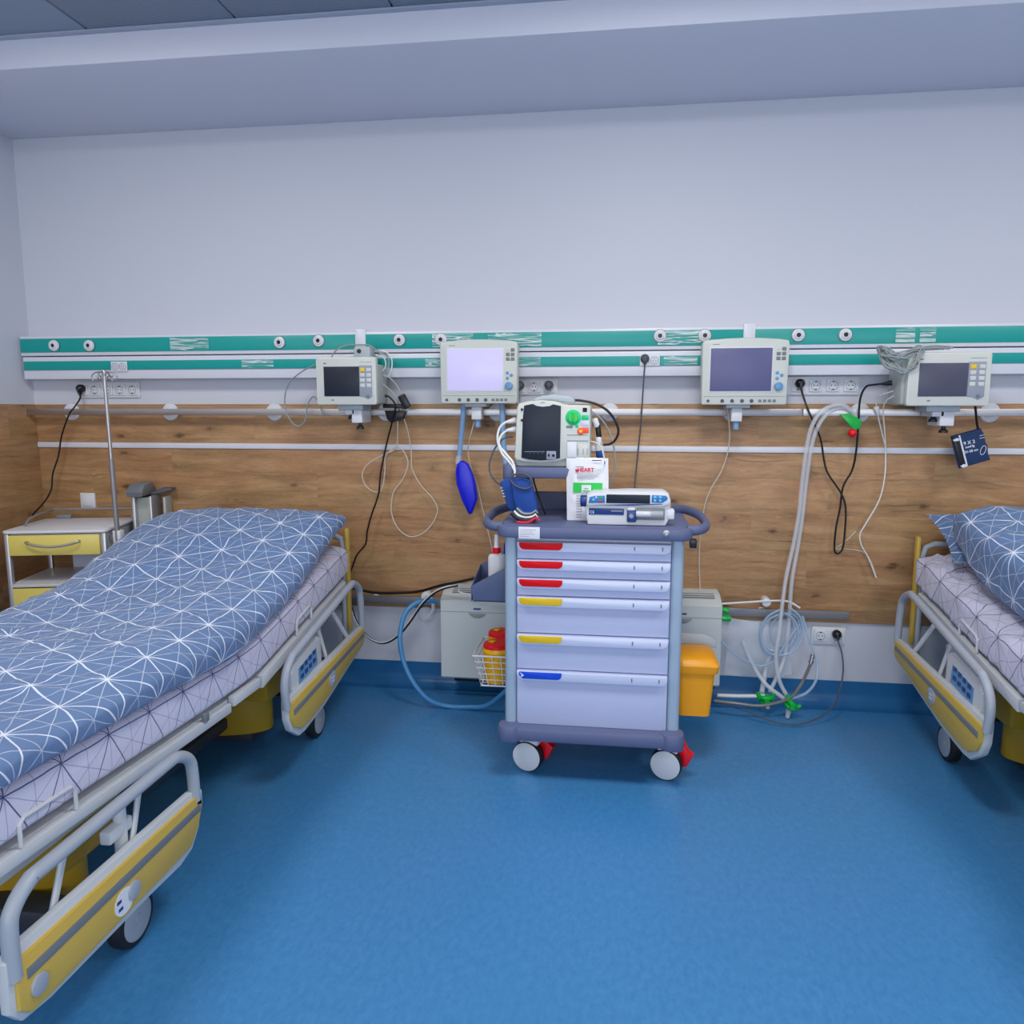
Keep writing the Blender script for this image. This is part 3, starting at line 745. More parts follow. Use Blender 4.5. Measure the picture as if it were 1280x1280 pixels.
d = NM().box(.022, W-.026, -.004, .012, .12, .580, .003).build('door', 'yellow_laminate', cab)
NM().cyl((.10, -.022, .53), (.10, -.004, .53), .012, 0, 14, bev=.003).build('handle', 'steel', d)
NM().box(.01, W-.01, .01, Dp-.01, .08, .10, .003).build('base', 'bed_white', cab)
for x in (.03, W-.03):
    for y in (.03, Dp-.03):
        m = NM(); m.cyl((x-.012, y, .028), (x+.012, y, .028), .0275, 0, 18, bev=.004); m.box(x-.016, x+.016, y-.01, y+.014, .045, .08, .004); m.build('caster', 'key_grey', cab)
NM().tube([(.03, .14, H+.004), (.03, .20, H+.034), (.035, Dp-.03, H+.046), (.07, Dp-.012, H+.048), (W-.03, Dp-.012, H+.048), (W-.012, Dp-.03, H+.044), (W-.012, Dp-.05, H+.004)], .006, 0, 10, sub=3).build('gallery_rail', 'dull_steel', cab)
NM().box(.06, .13, Dp-.03, Dp-.005, H-.002, H+.022, .004).build('rail_bracket', 'key_grey', cab)
# folded overbed tray at the cabinet's side
tx = W+.03
m = NM(); m.box(tx+.0, tx+.018, Dp-.16, Dp+.02, .45, .985, .006); m.box(tx+.085, tx+.098, Dp-.16, Dp+.02, .45, .985, .004); m.box(tx+.018, tx+.085, Dp-.13, Dp+.0, .45, .975, .002, 1); m.box(tx-.026, tx+.0, Dp-.1, Dp-.06, .50, .56, .003)
tray = m.build('folded_tray', ['aluminium', 'beige_grey'], cab)
NM().box(tx+.14, tx+.153, Dp-.12, Dp+.02, .45, .975, .004).build('tray_edge', 'beige_grey', tray)
m = NM(); m.prism([(Dp-.19, .985), (Dp-.20, 1.01), (Dp-.15, 1.045), (Dp-.04, 1.05), (Dp-.0, 1.02), (Dp-.01, .985)], 'x', tx-.012, tx+.07, .012); m.build('hinge_cap', 'key_grey', tray)
m = NM(); m.prism([(tx+.07, .985), (tx+.075, 1.0), (tx+.13, 1.02), (tx+.18, 1.02), (tx+.185, 1.01), (tx+.12, .99)], 'y', Dp-.1, Dp-.04, .005); m.build('lever', 'cable_dark', tray)
# drip pole clamped at the cabinet's side
b0 = P(147, 668, 3.30); b1 = P(130, 466, 3.30)
ivp = thing('drip_pole', (b0.x, 3.30, b0.z-.05), 'chrome drip pole with four curled hooks beside the bedside cabinet', 'drip pole')
b0.z -= .04
M().cyl(b0, b0+(b1-b0)*.5, .0115, 0, 16).build('lower_pole', 'dull_steel', ivp)
M().cyl(b0+(b1-b0)*.48, b1, .0085, 0, 16).build('upper_pole', 'steel', ivp)
M().box(b0.x-.02, b0.x+.02, 3.29, 3.325, b0.z-.01, b0.z+.06, .004).build('clamp', 'white_plastic', ivp)
M().box(b0.x-.045, b0.x-.018, 3.30, 3.315, b0.z+.005, b0.z+.035, .003).build('clamp_arm', 'dull_steel', ivp)
for ang in (10, 100, 190, 280):
    a = math.radians(ang); ca, sa = math.cos(a), math.sin(a)
    pr = [(0, 0), (.02, .004), (.045, -.002), (.058, -.018), (.052, -.034), (.036, -.034), (.031, -.022), (.040, -.014)]
    M().tube([(b1.x+r*ca, b1.y+r*sa, b1.z+h) for r, h in pr], .0032, 0, 8, sub=4).build('hook', 'dull_steel', ivp)
M().cyl((b1.x, b1.y, b1.z-.012), (b1.x, b1.y, b1.z+.012), .011, 0, 14, bev=.003).build('pole_head', 'steel', ivp)
# ================================================================== EMERGENCY TROLLEY
def Pz(px, py, y):
    p = P(px, py, y); return p.x, p.z
X0, X1, YF, YB = -.402, .258, 2.77, 3.25
cart = thing('medical_trolley', ((X0+X1)/2, 3.0, 0), 'lilac six-drawer medical trolley with slate-blue top and base', 'trolley')
def poly_xy(x0, x1, y0, y1, r, n=6): return rrect(x0, x1, y0, y1, r, n)
m = M(); m.prism(poly_xy(X0-.008, X1+.008, YF-.05, YB+.02, .03), 'z', .168, .222, .012); m.build('base_bumper', 'cart_slate', cart)
for x in (X0-.01, X1-.055): M().prism(poly_xy(x-.015, x+.075, YF-.058, YF+.03, .035), 'z', .160, .228, .014).build('corner_bumper', 'cart_slate', cart)
M().box(X0+.02, X1-.02, YF+.012, YB, .22, .955, .004).build('cabinet_body', 'cart_drawer', cart)
for x in (X0, X1-.045):
    for y in (YF-.005, YB-.04): M().prism(poly_xy(x, x+.045, y, y+.045, .014), 'z', .22, .957, 0).build('corner_post', 'cart_post', cart)
rows = [674, 697, 720, 743, 790, 835, 904]; zs = [P(645, r, YF-.012).z-.005 for r in rows]; cols = ['red_label']*3+['yellow_label']*2+['blue_label']
dx0, dx1 = X0+.047, X1-.047
for i in range(6):
    za, zb = zs[i]-.002, zs[i+1]+.002
    d = M().box(dx0, dx1, YF-.004, YF+.02, zb, za, .003).build('drawer', 'cart_drawer', cart)
    hh = .036
    m = M(); m.prism(rrect(dx0+.001, dx1-.001, za-hh, za-.001, .022, 6, (.024, .024, .002, .002)), 'y', YF-.022, YF-.003, .004)
    h = m.build('drawer_handle', 'cart_drawer_edge', d)
    M().prism(rrect(dx0+.010, dx0+.172, za-.029, za-.002, .018, 6, (.02, .018, .001, .001)), 'y', YF-.0245, YF-.0215, .0008).build('colour_label', cols[i], h)
    if i == 5: M().prism([(dx0+.012, za-.003), (dx0+.03, za-.016), (dx0+.014, za-.026), (dx0+.02, za-.016)], 'y', YF-.0252, YF-.0244).build('label_scuff', 'print_white', h)
    for px in (793, 828):
        lx = P(px, 700, YF-.02).x; M().box(lx-.0022, lx+.0022, YF-.024, YF-.021, za-.024, za-.010, .001).build('lock_mark', 'key_grey', h)
# top tray
TZ = .998
m = M(); m.prism(poly_xy(X0-.028, X1+.028, YF-.045, YB+.02, .05), 'z', .955, TZ, .010)
m.build('top_tray', 'cart_slate', cart)
m = M(); m.prism(poly_xy(X0+.03, X1-.03, YB-.03, YB+.012, .015), 'z', TZ-.002, TZ+.075, .008); m.build('rear_rim', 'cart_slate', cart)
for s_ in (-1, 1):
    cx = X0-.02 if s_ < 0 else X1+.02
    m = M(); m.tube([(cx+.01*-s_, YF+.02, .985), (cx+.035*s_, YF+.035, .988), (cx+.065*s_, YF+.10, .99), (cx+.073*s_, YF+.22, .995), (cx+.06*s_, YF+.34, 1.003), (cx+.02*s_, YF+.42, 1.01), (cx-.03*s_, YF+.45, 1.01)], .019, 0, 12, flat=.8, sub=5)
    m.build('side_handle', 'cart_slate', cart)
    if s_ > 0: M().box(cx+.012*s_-.012, cx+.012*s_+.012, YF+.0, YF+.03, .925, .957, .003).build('bracket', 'black_plastic', cart)
c = Pz(833, 667, YF-.05); Q = tr(c[0], YF-.045, c[1]) @ rotx(PI/2)
M().lathe([(0, 0), (.012, 0), (.012, .004), (.006, .006), (.005, .014), (0, .014)], Q, 0, 18).build('lock', 'steel', cart)
a = Pz(648, 658, YF-.05); b = Pz(674.5, 674, YF-.05)
lb = M().box(a[0], b[0], YF-.0475, YF-.0445, b[1], a[1]-.002, .0005).build('paper_label', 'paper', cart)
k = M()
for i, w in enumerate((.9, .7, .8, .5)): k.box(a[0]+.006, a[0]+.006+(b[0]-a[0]-.012)*w, YF-.048, YF-.0472, a[1]-.013-.008*i, a[1]-.0115-.008*i)
k.build('label_print', 'print_grey', lb)
# casters of the trolley
for x, y, fr in ((-.318, 2.842, 1), (.222, 2.842, 1), (-.33, 3.22, 0), (.20, 3.22, 0)):
    ang = math.radians(-16); r = .0615
    Q = tr(x, y, r) @ rotz(ang) @ rotx(PI/2)
    o = M().lathe([(0, -.026), (.052, -.026), (.0575, -.024), (.0615, -.016), (.0615, .016), (.0575, .024), (.054, .026), (0, .026)], Q, 0, 36).build('caster', 'tyre', cart)
    M().lathe([(0, .0285), (.053, .0285), (.0572, .026), (.0572, .0225), (0, .0225)][::-1], Q, 0, 36).build('wheel_cover', 'white_plastic', o)
    Q2 = tr(x, y, 0) @ rotz(ang)
    M().box(-.036, .046, -.018, .05, .105, .17, .012, R=Q2).build('caster_housing', 'white_plastic', o)
    if fr:
        M().prism([(-.004, .155), (.034, .155), (.054, .115), (.076, .100), (.052, .050), (.038, .048), (.030, .09), (-.002, .125)], 'y', .028, .064, .006, R=tr(x+.018, y-.02, 0) @ rotz(ang)).build('brake_pedal', 'red_plastic', o)
# monitor shelf
sz1 = P(680, 584, 2.93).z; sz0 = P(680, 598, 2.93).z
sx0 = P(631, 590, 2.95).x; sx1 = P(752, 590, 2.95).x
m = M(); m.prism(poly_xy(sx0, sx1, 2.92, 3.25, .035), 'z', sz0, sz1, .008); sh = m.build('upper_shelf', 'cart_slate', cart)
M().cyl((sx0+.022, 2.925, sz0-.006), (sx0+.022, 2.925, sz1+.012), .026, 0, 20, bev=.006).build('shelf_corner', 'cart_slate', sh)
for px in (660, 716):
    xx = P(px, 620, 3.2).x; M().box(xx-.016, xx+.016, 3.19, 3.225, TZ, sz0+.002, .004).build('shelf_post', 'black_plastic', cart)
xa_, za_ = Pz(667, 600, 2.99); xb_, zb_ = Pz(681, 652, 2.99)
M().tube([(xa_, 3.0, sz0), (xa_+.004, 2.99, sz0-.03), (xb_, 3.0, TZ+.01)], .012, 0, 8, flat=.3).build('strap', 'black_plastic', cart)

# ------------------------------------------------------------------ defibrillator monitor on the shelf
Y = 2.93; G = lambda px, py: Pz(640+px/9.14, 490+py/9.14, Y)
cx_, cz_ = G(400, 900)
df = thing('defibrillator', (cx_, 3.05, sz1), 'cream defibrillator with green dial and dark screen on the trolley shelf', 'defibrillator')
front = [G(45, 780), G(150, 800), G(320, 812), G(500, 800), G(610, 770), G(890, 770), G(898, 170), G(880, 150), G(620, 145), G(520, 110), G(350, 90), G(180, 105), G(75, 130), G(55, 180), G(40, 500), G(25, 740)]
m = M(); m.prism(front, 'y', Y, Y+.20, .008); m.build('body', 'cream_plastic', df)
a = G(30, 800); b = G(880, 870)
m = M(); m.box(a[0], b[0], Y+.012, Y+.19, sz1, a[1]+.02, .012); m.build('base', 'beige_grey', df)
scr = [G(108, 750), G(200, 772), G(330, 782), G(470, 772), G(548, 755), G(560, 160), G(470, 140), G(430, 160), G(350, 168), G(280, 158), G(240, 135), G(140, 155), G(125, 290)]
s_ = M().prism(scr, 'y', Y-.0035, Y+.001, .001).build('screen', 'screen_dark', df)
k = M()
for px in (205, 250, 300, 350): a = G(px, 700); k.box(a[0]-.002, a[0]+.0015, Y-.0042, Y-.003, a[1]-.001, a[1]+.001)
a, b = G(145, 684), G(375, 680); k.box(a[0], b[0], Y-.0042, Y-.003, a[1], b[1]+.0006)
k.build('screen_print', 'key_grey', s_)
a, b = G(395, 770), G(505, 675); kk = M().prism(rrect(a[0], b[0], a[1], b[1], .002), 'y', Y-.0055, Y-.003, .0006).build('key_pad', 'print_grey', s_)
k = M(); a = G(422, 722); k.prism(disc_poly(a[0], a[1], .0035, .006), 'y', Y-.0068, Y-.005); a = G(474, 724); k.prism(disc_poly(a[0], a[1], .0055), 'y', Y-.0068, Y-.005); k.build('keys', 'dark_gap', kk)
for py in (200, 322):
    a = G(114, py); M().cyl((a[0], Y-.005, a[1]), (a[0], Y+.002, a[1]), .0052, 0, 16, bev=.0015).build('side_key', 'black_plastic', df)
a = G(350, 122); k = M(); k.prism(disc_poly(a[0], a[1], .010, .0022), 'y', Y-.001, Y+.002); k.build('maker_mark', 'print_grey', df)
a = G(700, 292); Q = tr(a[0], Y, a[1]) @ rotx(PI/2)
dl = M().lathe([(0, 0), (.030, 0), (.030, .002), (.026, .0035), (0, .0035)], Q, 0, 30).build('dial_plate', 'green_dial', df)
m = M(); m.lathe([(0, 0), (.021, 0), (.0205, .010), (.018, .012), (0, .012)], Q, 0, 28); m.box(a[0]-.004, a[0]+.004, Y-.020, Y-.008, a[1]-.019, a[1]+.019, .002); m.build('dial', 'bright_green', dl)
for (x0, y0, x1, y1, mt_) in ((795, 262, 878, 318, 'green_dial'), (790, 338, 878, 384, 'cart_drawer_edge'), (800, 405, 878, 470, 'orange_label'), (620, 385, 690, 410, 'key_grey'), (725, 370, 760, 408, 'green_dial')):
    a, b = G(x0, y1), G(x1, y0); M().prism(rrect(a[0], b[0], a[1], b[1], .002), 'y', Y-.002, Y+.001, .0006).build('label_patch', mt_, df)
a = G(785, 448); M().cyl((a[0], Y-.005, a[1]), (a[0], Y+.002, a[1]), .0135, 0, 22, bev=.002).build('shock_button', 'orange_label', df)
M().cyl((a[0], Y-.0065, a[1]), (a[0], Y-.004, a[1]), .0055, 0, 16).build('button_centre', 'yellow_button', df)
a, b = G(808, 228), G(858, 180); M().box(a[0], b[0], Y-.002, Y+.002, a[1], b[1], .001).build('indicator_window', 'dark_gap', df)
a, b = G(630, 562), G(870, 555); k = M(); k.box(a[0], b[0], Y-.001, Y+.001, a[1], b[1]); a, b = G(630, 495), G(870, 489); k.box(a[0], b[0], Y-.001, Y+.001, a[1], b[1]); k.build('groove', 'key_grey', df)
a, b = G(628, 745), G(740, 572); pd = M().box(a[0], b[0], Y-.006, Y+.002, a[1], b[1], .002).build('printer_door', 'white_plastic', df)
a, b = G(750, 745), G(872, 600); M().box(a[0], b[0], Y-.004, Y+.002, a[1], b[1], .002).build('printer_door', 'cream_plastic', df)
k = M()
for px in (755, 815, 860): a, b = G(px-5, 715), G(px+5, 645); k.box(a[0], b[0], Y-.006, Y-.0035, a[1], b[1])
k.build('door_ribs', 'print_grey', df)
h = [G(255, 110), G(250, 75), G(330, 40), G(480, 25), G(640, 40), G(705, 75), G(710, 125), G(600, 118), G(450, 92), G(330, 92)]
M().prism(h, 'y', Y+.02, Y+.10, .010).build('carry_handle', 'light_grey_plastic', df)
# ------------------------------------------------------------------ pads pouch
Y = 2.90; G = lambda px, py: Pz(700+px/8, 560+py/8, Y)
def QP(px, py, lean=.05):
    x, z = G(px, py); return Vector((x, Y+(z-TZ)*.12, z))
a = G(58, 95)
po = thing('pads_pouch', (G(270, 700)[0], Y, TZ), 'white foil pouch with green band leaning on the defibrillator above the trolley', 'pouch')
rows = []; corner = [QP(70, 735), QP(488, 735), QP(482, 108), QP(58, 92)]
corner[0].z = corner[1].z = TZ+.002
for i in range(25):
    t = i/24; L = corner[0].lerp(corner[3], t); R = corner[1].lerp(corner[2], t)
    rows.append([L.lerp(R, j/16)+Vector((0, -.012*(1-abs(2*j/16-1)**3)*(1-abs(2*t-1)**6)+.004*noise.noise(Vector((j*.5, i*.4, 2))), 0)) for j in range(17)])
back = [[p+Vector((0, .012*2*(1-abs(2*j/16-1)**3)*(1-abs(2*i/24-1)**6)+.0008, 0)) for j, p in enumerate(r)][::-1] for i, r in enumerate(rows)]
m = M(); m.grid(rows); m.grid(back); m.build('pouch', 'pouch_foil', po, 60)
def patch(m, px0, py0, px1, py1, mi=0, rot=0, off=.0165):
    a, b = QP(px0, py1), QP(px1, py0); y = (a.y+b.y)/2-off
    m.prism([(a.x, a.z), (b.x, a.z), (b.x, b.z), (a.x, b.z)], 'y', y-.0004, y+.0006, 0, mi)
m = M(); patch(m, 132, 350, 425, 445); gb = m.build('green_band', 'bright_green', po)
m = M(); patch(m, 215, 370, 312, 445, off=.0185); wp = m.build('band_label', 'paper', gb)
m = M(); patch(m, 232, 378, 290, 386, off=.0195); patch(m, 240, 402, 285, 409, off=.0195); patch(m, 228, 424, 300, 432, off=.0195); m.build('label_print', 'bright_green', wp)
p = QP(262, 222); text('HEART', .0205, tr(p.x-.002, p.y-.0175, p.z) @ FRONT, 'print_red', po, 'red_lettering', bold=.0006)
p = QP(392, 222); text('START', .0145, tr(p.x-.004, p.y-.0175, p.z) @ FRONT, 'print_teal', po, 'pale_lettering')
p = QP(172, 228); m = M(); m.prism([(p.x+q_[0]*.008, p.z+q_[1]*.008) for q_ in ((0, -1.1), (.9, -.1), (.85, .7), (.3, .8), (0, .4), (-.3, .8), (-.85, .7), (-.9, -.1))], 'y', p.y-.018, p.y-.0168); m.build('heart_mark', 'print_red', po)
m = M(); patch(m, 320, 122, 415, 130); patch(m, 160, 188, 240, 192); patch(m, 442, 130, 452, 165); m.build('small_print', 'print_dark', po)
m = M()
for i in range(9): patch(m, 165, 475+26*i, 200+ (i*37) % 40, 482+26*i)
for i in range(4): patch(m, 170, 262+14*i, 400-20*i, 265+14*i)
m.build('fine_print', 'print_grey', po)
# ------------------------------------------------------------------ syringe pump
Y = 2.79; G = lambda px, py: Pz(700+px/8, 560+py/8, Y)
sp_ = thing('syringe_pump', (G(700, 750)[0], Y+.06, TZ), 'white syringe pump with blue keypads lying on the front of the trolley top', 'pump')
zlo = TZ+.001
body = [(G(275, 740)[0], zlo), (G(1055, 740)[0], zlo), G(1095, 720), G(1112, 560), G(1095, 470), G(1040, 438), G(700, 432), G(330, 445), G(268, 475), G(258, 600), G(262, 700)]
m = M(); m.prism(body, 'y', Y+.012, Y+.115, .008); m.build('body', 'white_plastic', sp_)
up = [G(262, 575), G(1040, 588), G(1105, 560), G(1108, 520), G(1085, 462), G(1035, 440), G(700, 434), G(330, 448), G(270, 478)]
m = M(); m.prism(up, 'y', Y, Y+.03, .006); u = m.build('control_head', 'white_plastic', sp_)
a, b = G(462, 550), G(902, 470); M().prism(rrect(a[0], b[0], a[1], b[1], .002), 'y', Y-.002, Y+.002, .0006).build('display', 'screen_dark', u)
a = [G(285, 548), G(448, 548), G(448, 475), G(350, 478), G(298, 490)]; kp = M().prism(a, 'y', Y-.002, Y+.002, .0006).build('keypad', 'pump_blue', u)
for px, py, mt_, r in ((335, 518, 'sky_button', .0052), (362, 492, 'white_plastic', .0035), (405, 532, 'red_plastic', .0052), (408, 495, 'green_plastic', .0052)):
    x, z = G(px, py); M().cyl((x, Y-.0035, z), (x, Y, z), r, 0, 14, bev=.0008).build('key', mt_, kp)
a = [G(916, 545), G(1020, 548), G(1070, 520), G(1078, 498), G(1060, 476), G(918, 470)]; kp = M().prism(a, 'y', Y-.002, Y+.002, .0006).build('keypad', 'pump_blue', u)
for px, py in ((950, 492), (1002, 492), (950, 526), (1002, 526)):
    x, z = G(px, py); M().cyl((x, Y-.0035, z), (x, Y, z), .0052, 0, 14, bev=.0008).build('key', 'sky_button', kp)
a, b = G(330, 572), G(1030, 564); M().prism([(a[0], a[1]+.002), G(700, 578), (b[0], b[1]), (b[0]-.01, b[1]+.002)], 'y', Y-.0012, Y+.001).build('blue_line', 'pump_navy', u)
a, b = G(287, 668), G(640, 610); bl = M().prism(rrect(a[0], b[0], a[1], b[1], .0015), 'y', Y+.0095, Y+.013, .0006).build('blue_label', 'pump_navy', sp_)
x, z = G(320, 645); text('CE', .014, tr(x, Y+.009, z) @ FRONT, 'print_white', bl, 'ce_mark')
k = M(); a, b = G(510, 638), G(625, 630); k.box(a[0], b[0], Y+.0088, Y+.0098, a[1], b[1]); k.build('label_print', 'print_grey', bl)
a, b = G(668, 742), G(765, 625); cl = M().box(a[0], b[0], Y-.004, Y+.02, a[1], b[1], .005).build('clamp', 'pump_navy', sp_)
x, z = G(712, 682); M().cyl((x, Y-.007, z), (x, Y, z), .0085, 0, 18, bev=.002).build('clamp_button', 'print_grey', cl)
a, b = G(672, 625), G(752, 598); M().box(a[0], b[0], Y-.002, Y+.02, a[1], b[1], .003).build('clamp_cap', 'white_plastic', cl)
a, b = G(765, 720), G(1050, 605); ch = M().box(a[0], b[0], Y+.004, Y+.0125, a[1], b[1], .001).build('syringe_channel', 'key_grey', sp_)
z = (a[1]+b[1])/2
M().cyl((a[0], Y+.0, z), (b[0]-.006, Y+.0, z), .0125, 0, 20, bev=.001).build('syringe_barrel', 'clear_tube', ch)
M().cyl((a[0]-.002, Y+.0, z), (a[0]+.05, Y, z), .0108, 0, 16).build('plunger', 'white_plastic', ch)
a, b = G(1060, 720), G(1150, 620); M().box(a[0], b[0], Y+.01, Y+.06, a[1], b[1], .006).build('syringe_drive', 'white_plastic', sp_)
x, z = G(215, 540); kb = M().cyl((x-.006, Y+.04, z), (x+.02, Y+.04, z), .022, 0, 20, bev=.004).build('side_knob', 'pump_navy', sp_)
M().cyl((x+.018, Y+.04, z), (x+.032, Y+.04, z), .026, 0, 20, bev=.003).build('knob_collar', 'white_plastic', kb)
# ------------------------------------------------------------------ blood pressure cuff on the trolley
Y = 2.83; G = lambda px, py: Pz(600+px/9.14, 560+py/9.14, Y)
cu = thing('pressure_cuff', (G(480, 780)[0], Y, TZ), 'rolled bright blue pressure cuff lying against the left of the trolley top', 'pressure cuff')
m = M(); m.prism([G(215, 400), G(290, 355), G(370, 345), G(420, 700), G(360, 735), G(305, 690), G(260, 560)], 'y', Y+.02, Y+.05, .010)
m.prism([G(350, 370), G(480, 350), G(580, 375), G(650, 640), G(655, 760), G(520, 770), G(420, 730), G(370, 560)], 'y', Y-.005, Y+.045, .014); m.build('cuff_wrap', 'cuff_blue', cu)
k = M()
for i in range(4):
    a = G(238+i*10, 462+i*32); k.box(a[0]-.004, a[0]+.004, Y+.0185, Y+.0205, a[1]-.0014, a[1]+.0014, R=None)
k.build('white_marks', 'print_white', cu)
for i, (mt_, y0) in enumerate((('black_plastic', 0), ('paper', 1), ('black_plastic', 2), ('cable_grey', 3), ('cuff_blue', 4))):
    pts = [G(372+14*i, 735-14*i), G(430+14*i, 790-16*i), G(520, 820-20*i), G(600, 810-18*i), G(655, 780-20*i)]
    M().tube([(x, Y-.018+.004*i, max(z, TZ+.012)) for x, z in pts], .009, 0, 8, flat=.6).build('cuff_layer', mt_, cu)
a = [G(430, 862), G(560, 850), G(640, 790), G(690, 815)]
M().tube([(x, Y-.03, max(z, TZ+.006)) for x, z in a], .005, 0, 8, flat=.5).build('red_edge', 'print_red', cu)
pts = [G(345, 340), G(400, 300), G(480, 290), G(560, 320), G(600, 390), G(570, 450), G(490, 460), G(400, 420), G(350, 360)]
M().tube([(x, Y-.012, z) for x, z in pts], .0042, 0, 8, closed=False).build('cuff_tube', 'cable_dark', cu)

# ------------------------------------------------------------------ hand rub bottle in the side bin
sb = M()
T0 = P(590, 712, 2.95); bx0 = P(591, 750, 2.90).x; bx1 = X0-.002; bz = P(600, 752, 2.86).z; bt = P(592, 733, 2.86).z; bt2 = P(640, 708, 2.86).z
bin_ = thing('side_bin', ((bx0+bx1)/2, 2.95, bz), 'slate plastic bin hooked on the left side of the trolley', 'bin')
m = M(); y0, y1, w = 2.86, 3.08, .004
m.prism([(bx0+.01, bz), (bx1, bz), (bx1, bt2), (bx0, bt)], 'y', y0, y0+w, .001); m.prism([(bx0+.01, bz), (bx1, bz), (bx1, bt2+.03), (bx0, bt+.045)], 'y', y1-w, y1, .001)
m.box(bx0+.008, bx1, y0, y1, bz, bz+w); m.prism([(y0, bz), (y1, bz), (y1, bt+.045), (y0, bt)], 'x', bx0, bx0+w, .001); m.box(bx1-w, bx1, y0, y1, bz, bt2+.02)
m.build('bin_shell', 'slate_bin', bin_)
b = P(621, 740, 2.95); 
bo = thing('pump_bottle', (b.x, 2.95, bz+.005), 'white bottle with a red collar standing in the slate side bin', 'bottle')
bx = b.x+.003; zt = P(620, 683, 2.95).z; zc = P(620, 690, 2.95).z; z_ = P(620, 681, 2.95).z; zn = P(617, 668, 2.95).z
Q = tr(bx, 2.95, 0) @ Matrix.Diagonal((1, .75, 1, 1)); zb = bz+.006; zs_ = P(620, 692, 2.95).z
M().lathe([(0, zb), (.030, zb), (.034, zb+.004), (.037, zb+.03), (.038, zs_-.015), (.033, zs_-.004), (.018, zs_), (.016, zs_+.004), (0, zs_+.004)], Q, 0, 28).build('bottle_body', 'white_plastic', bo)
Q = tr(bx-.003, 2.95, 0)
M().lathe([(0, zs_+.002), (.0165, zs_+.002), (.0165, zs_+.024), (.013, zs_+.026), (0, zs_+.026)], Q, 0, 24).build('collar', 'red_plastic', bo)
M().lathe([(0, zs_+.024), (.012, zs_+.024), (.009, zs_+.055), (.0085, zn), (0, zn)], Q, 0, 20).build('nozzle', 'white_plastic', bo)
a = P(628, 688, 2.93); M().prism([(a.x-.004, a.z-.0), (a.x+.018, a.z), (a.x+.018, a.z+.052), (a.x+.010, a.z+.052)], 'y', 2.96, 3.03, .006)
bb = M(); bb.prism([(a.x-.006, bz+.006), (a.x+.016, bz+.006), (a.x+.016, a.z+.053), (a.x+.009, a.z+.05), (a.x-.004, a.z+.01)], 'y', 2.99, 3.04, .006)
tag(bb.build('blue_bottle', 'cobalt_bag'), 'narrow cobalt blue container behind the white bottle in the side bin', 'container')
# ------------------------------------------------------------------ wire basket with sharps containers
Y0, Y1 = 2.94, 3.20
def wp_(px, py, y): p = P(px, py, y); return p
tx0 = P(591, 820, Y0).x; tz = P(592, 820, Y0).z; bz_ = P(601, 858, Y0).z; bx0_ = P(601, 858, Y0).x; xr_ = X0-.004
bk = thing('wire_basket', ((tx0+xr_)/2, (Y0+Y1)/2, bz_), 'white wire basket hung low on the left side of the trolley', 'basket')
wire = M()
def loop(z, x0, y0, y1, r): wire.tube([(x0, y0, z), (xr_, y0, z), (xr_, y1, z), (x0, y1, z)], r, 0, 6, closed=True, smooth=False)
for i in range(6):
    t = i/5; z = bz_+(tz-bz_)*t; x0 = bx0_+(tx0-bx0_)*t; loop(z, x0, Y0+.012*(1-t), Y1-.012*(1-t), .0035 if i in (0, 5) else .0018)
for i in range(5):
    f = i/4.0
    for yy, s2 in ((Y0, 1), (Y1, -1)):
        xb = bx0_+(xr_-bx0_)*f; xt = tx0+(xr_-tx0)*f; wire.tube([(xb, yy+.012*s2, bz_), (xt, yy, tz)], .0018, 0, 6)
for i in range(8):
    f = i/7; wire.tube([(bx0_, Y0+.012+(Y1-Y0-.024)*f, bz_), (tx0, Y0+(Y1-Y0)*f, tz)], .0018, 0, 6); wire.tube([(bx0_, Y0+.012+(Y1-Y0-.024)*f, bz_), (xr_, Y0+.012+(Y1-Y0-.024)*f, bz_)], .0018, 0, 6)
wire.build('wires', 'white_plastic', bk)
lidz = P(612, 804, 3.01).z
for j, (yc, zt_, lb, xc_) in enumerate(((3.003, lidz, 'yellow sharps tub with red lid at the front of the wire basket', None), (3.131, lidz+.012, 'yellow sharps tub with red lid at the back of the wire basket', None))):
    xc = xr_-.0625 if j == 0 else xr_-.0625; r = .0575
    t = thing('sharps_container', (xc, yc, bz_+.004), lb, 'sharps container')
    Q = tr(xc, yc, 0); zb = bz_+.006
    M().lathe([(0, zb), (r*.88, zb), (r*.9, zb+.005), (r, zt_-.03), (r*1.06, zt_-.028), (r*1.06, zt_-.02), (r*.96, zt_-.006), (0, zt_-.006)], Q, 0, 32).build('tub', 'sharps_yellow', t)
    l = M().lathe([(0, zt_-.008), (r*1.02, zt_-.010), (r*1.0, zt_+.002), (r*.9, zt_+.007), (0, zt_+.012)], Q, 0, 32).build('lid', 'red_plastic', t)
    M().prism([(xc-.035, yc-.012), (xc-.012, yc-.022), (xc-.004, yc-.004), (xc-.010, yc+.008), (xc-.028, yc+.002)], 'z', zt_+.010, zt_+.016, .002).build('lid_flap', 'sharps_yellow', l)
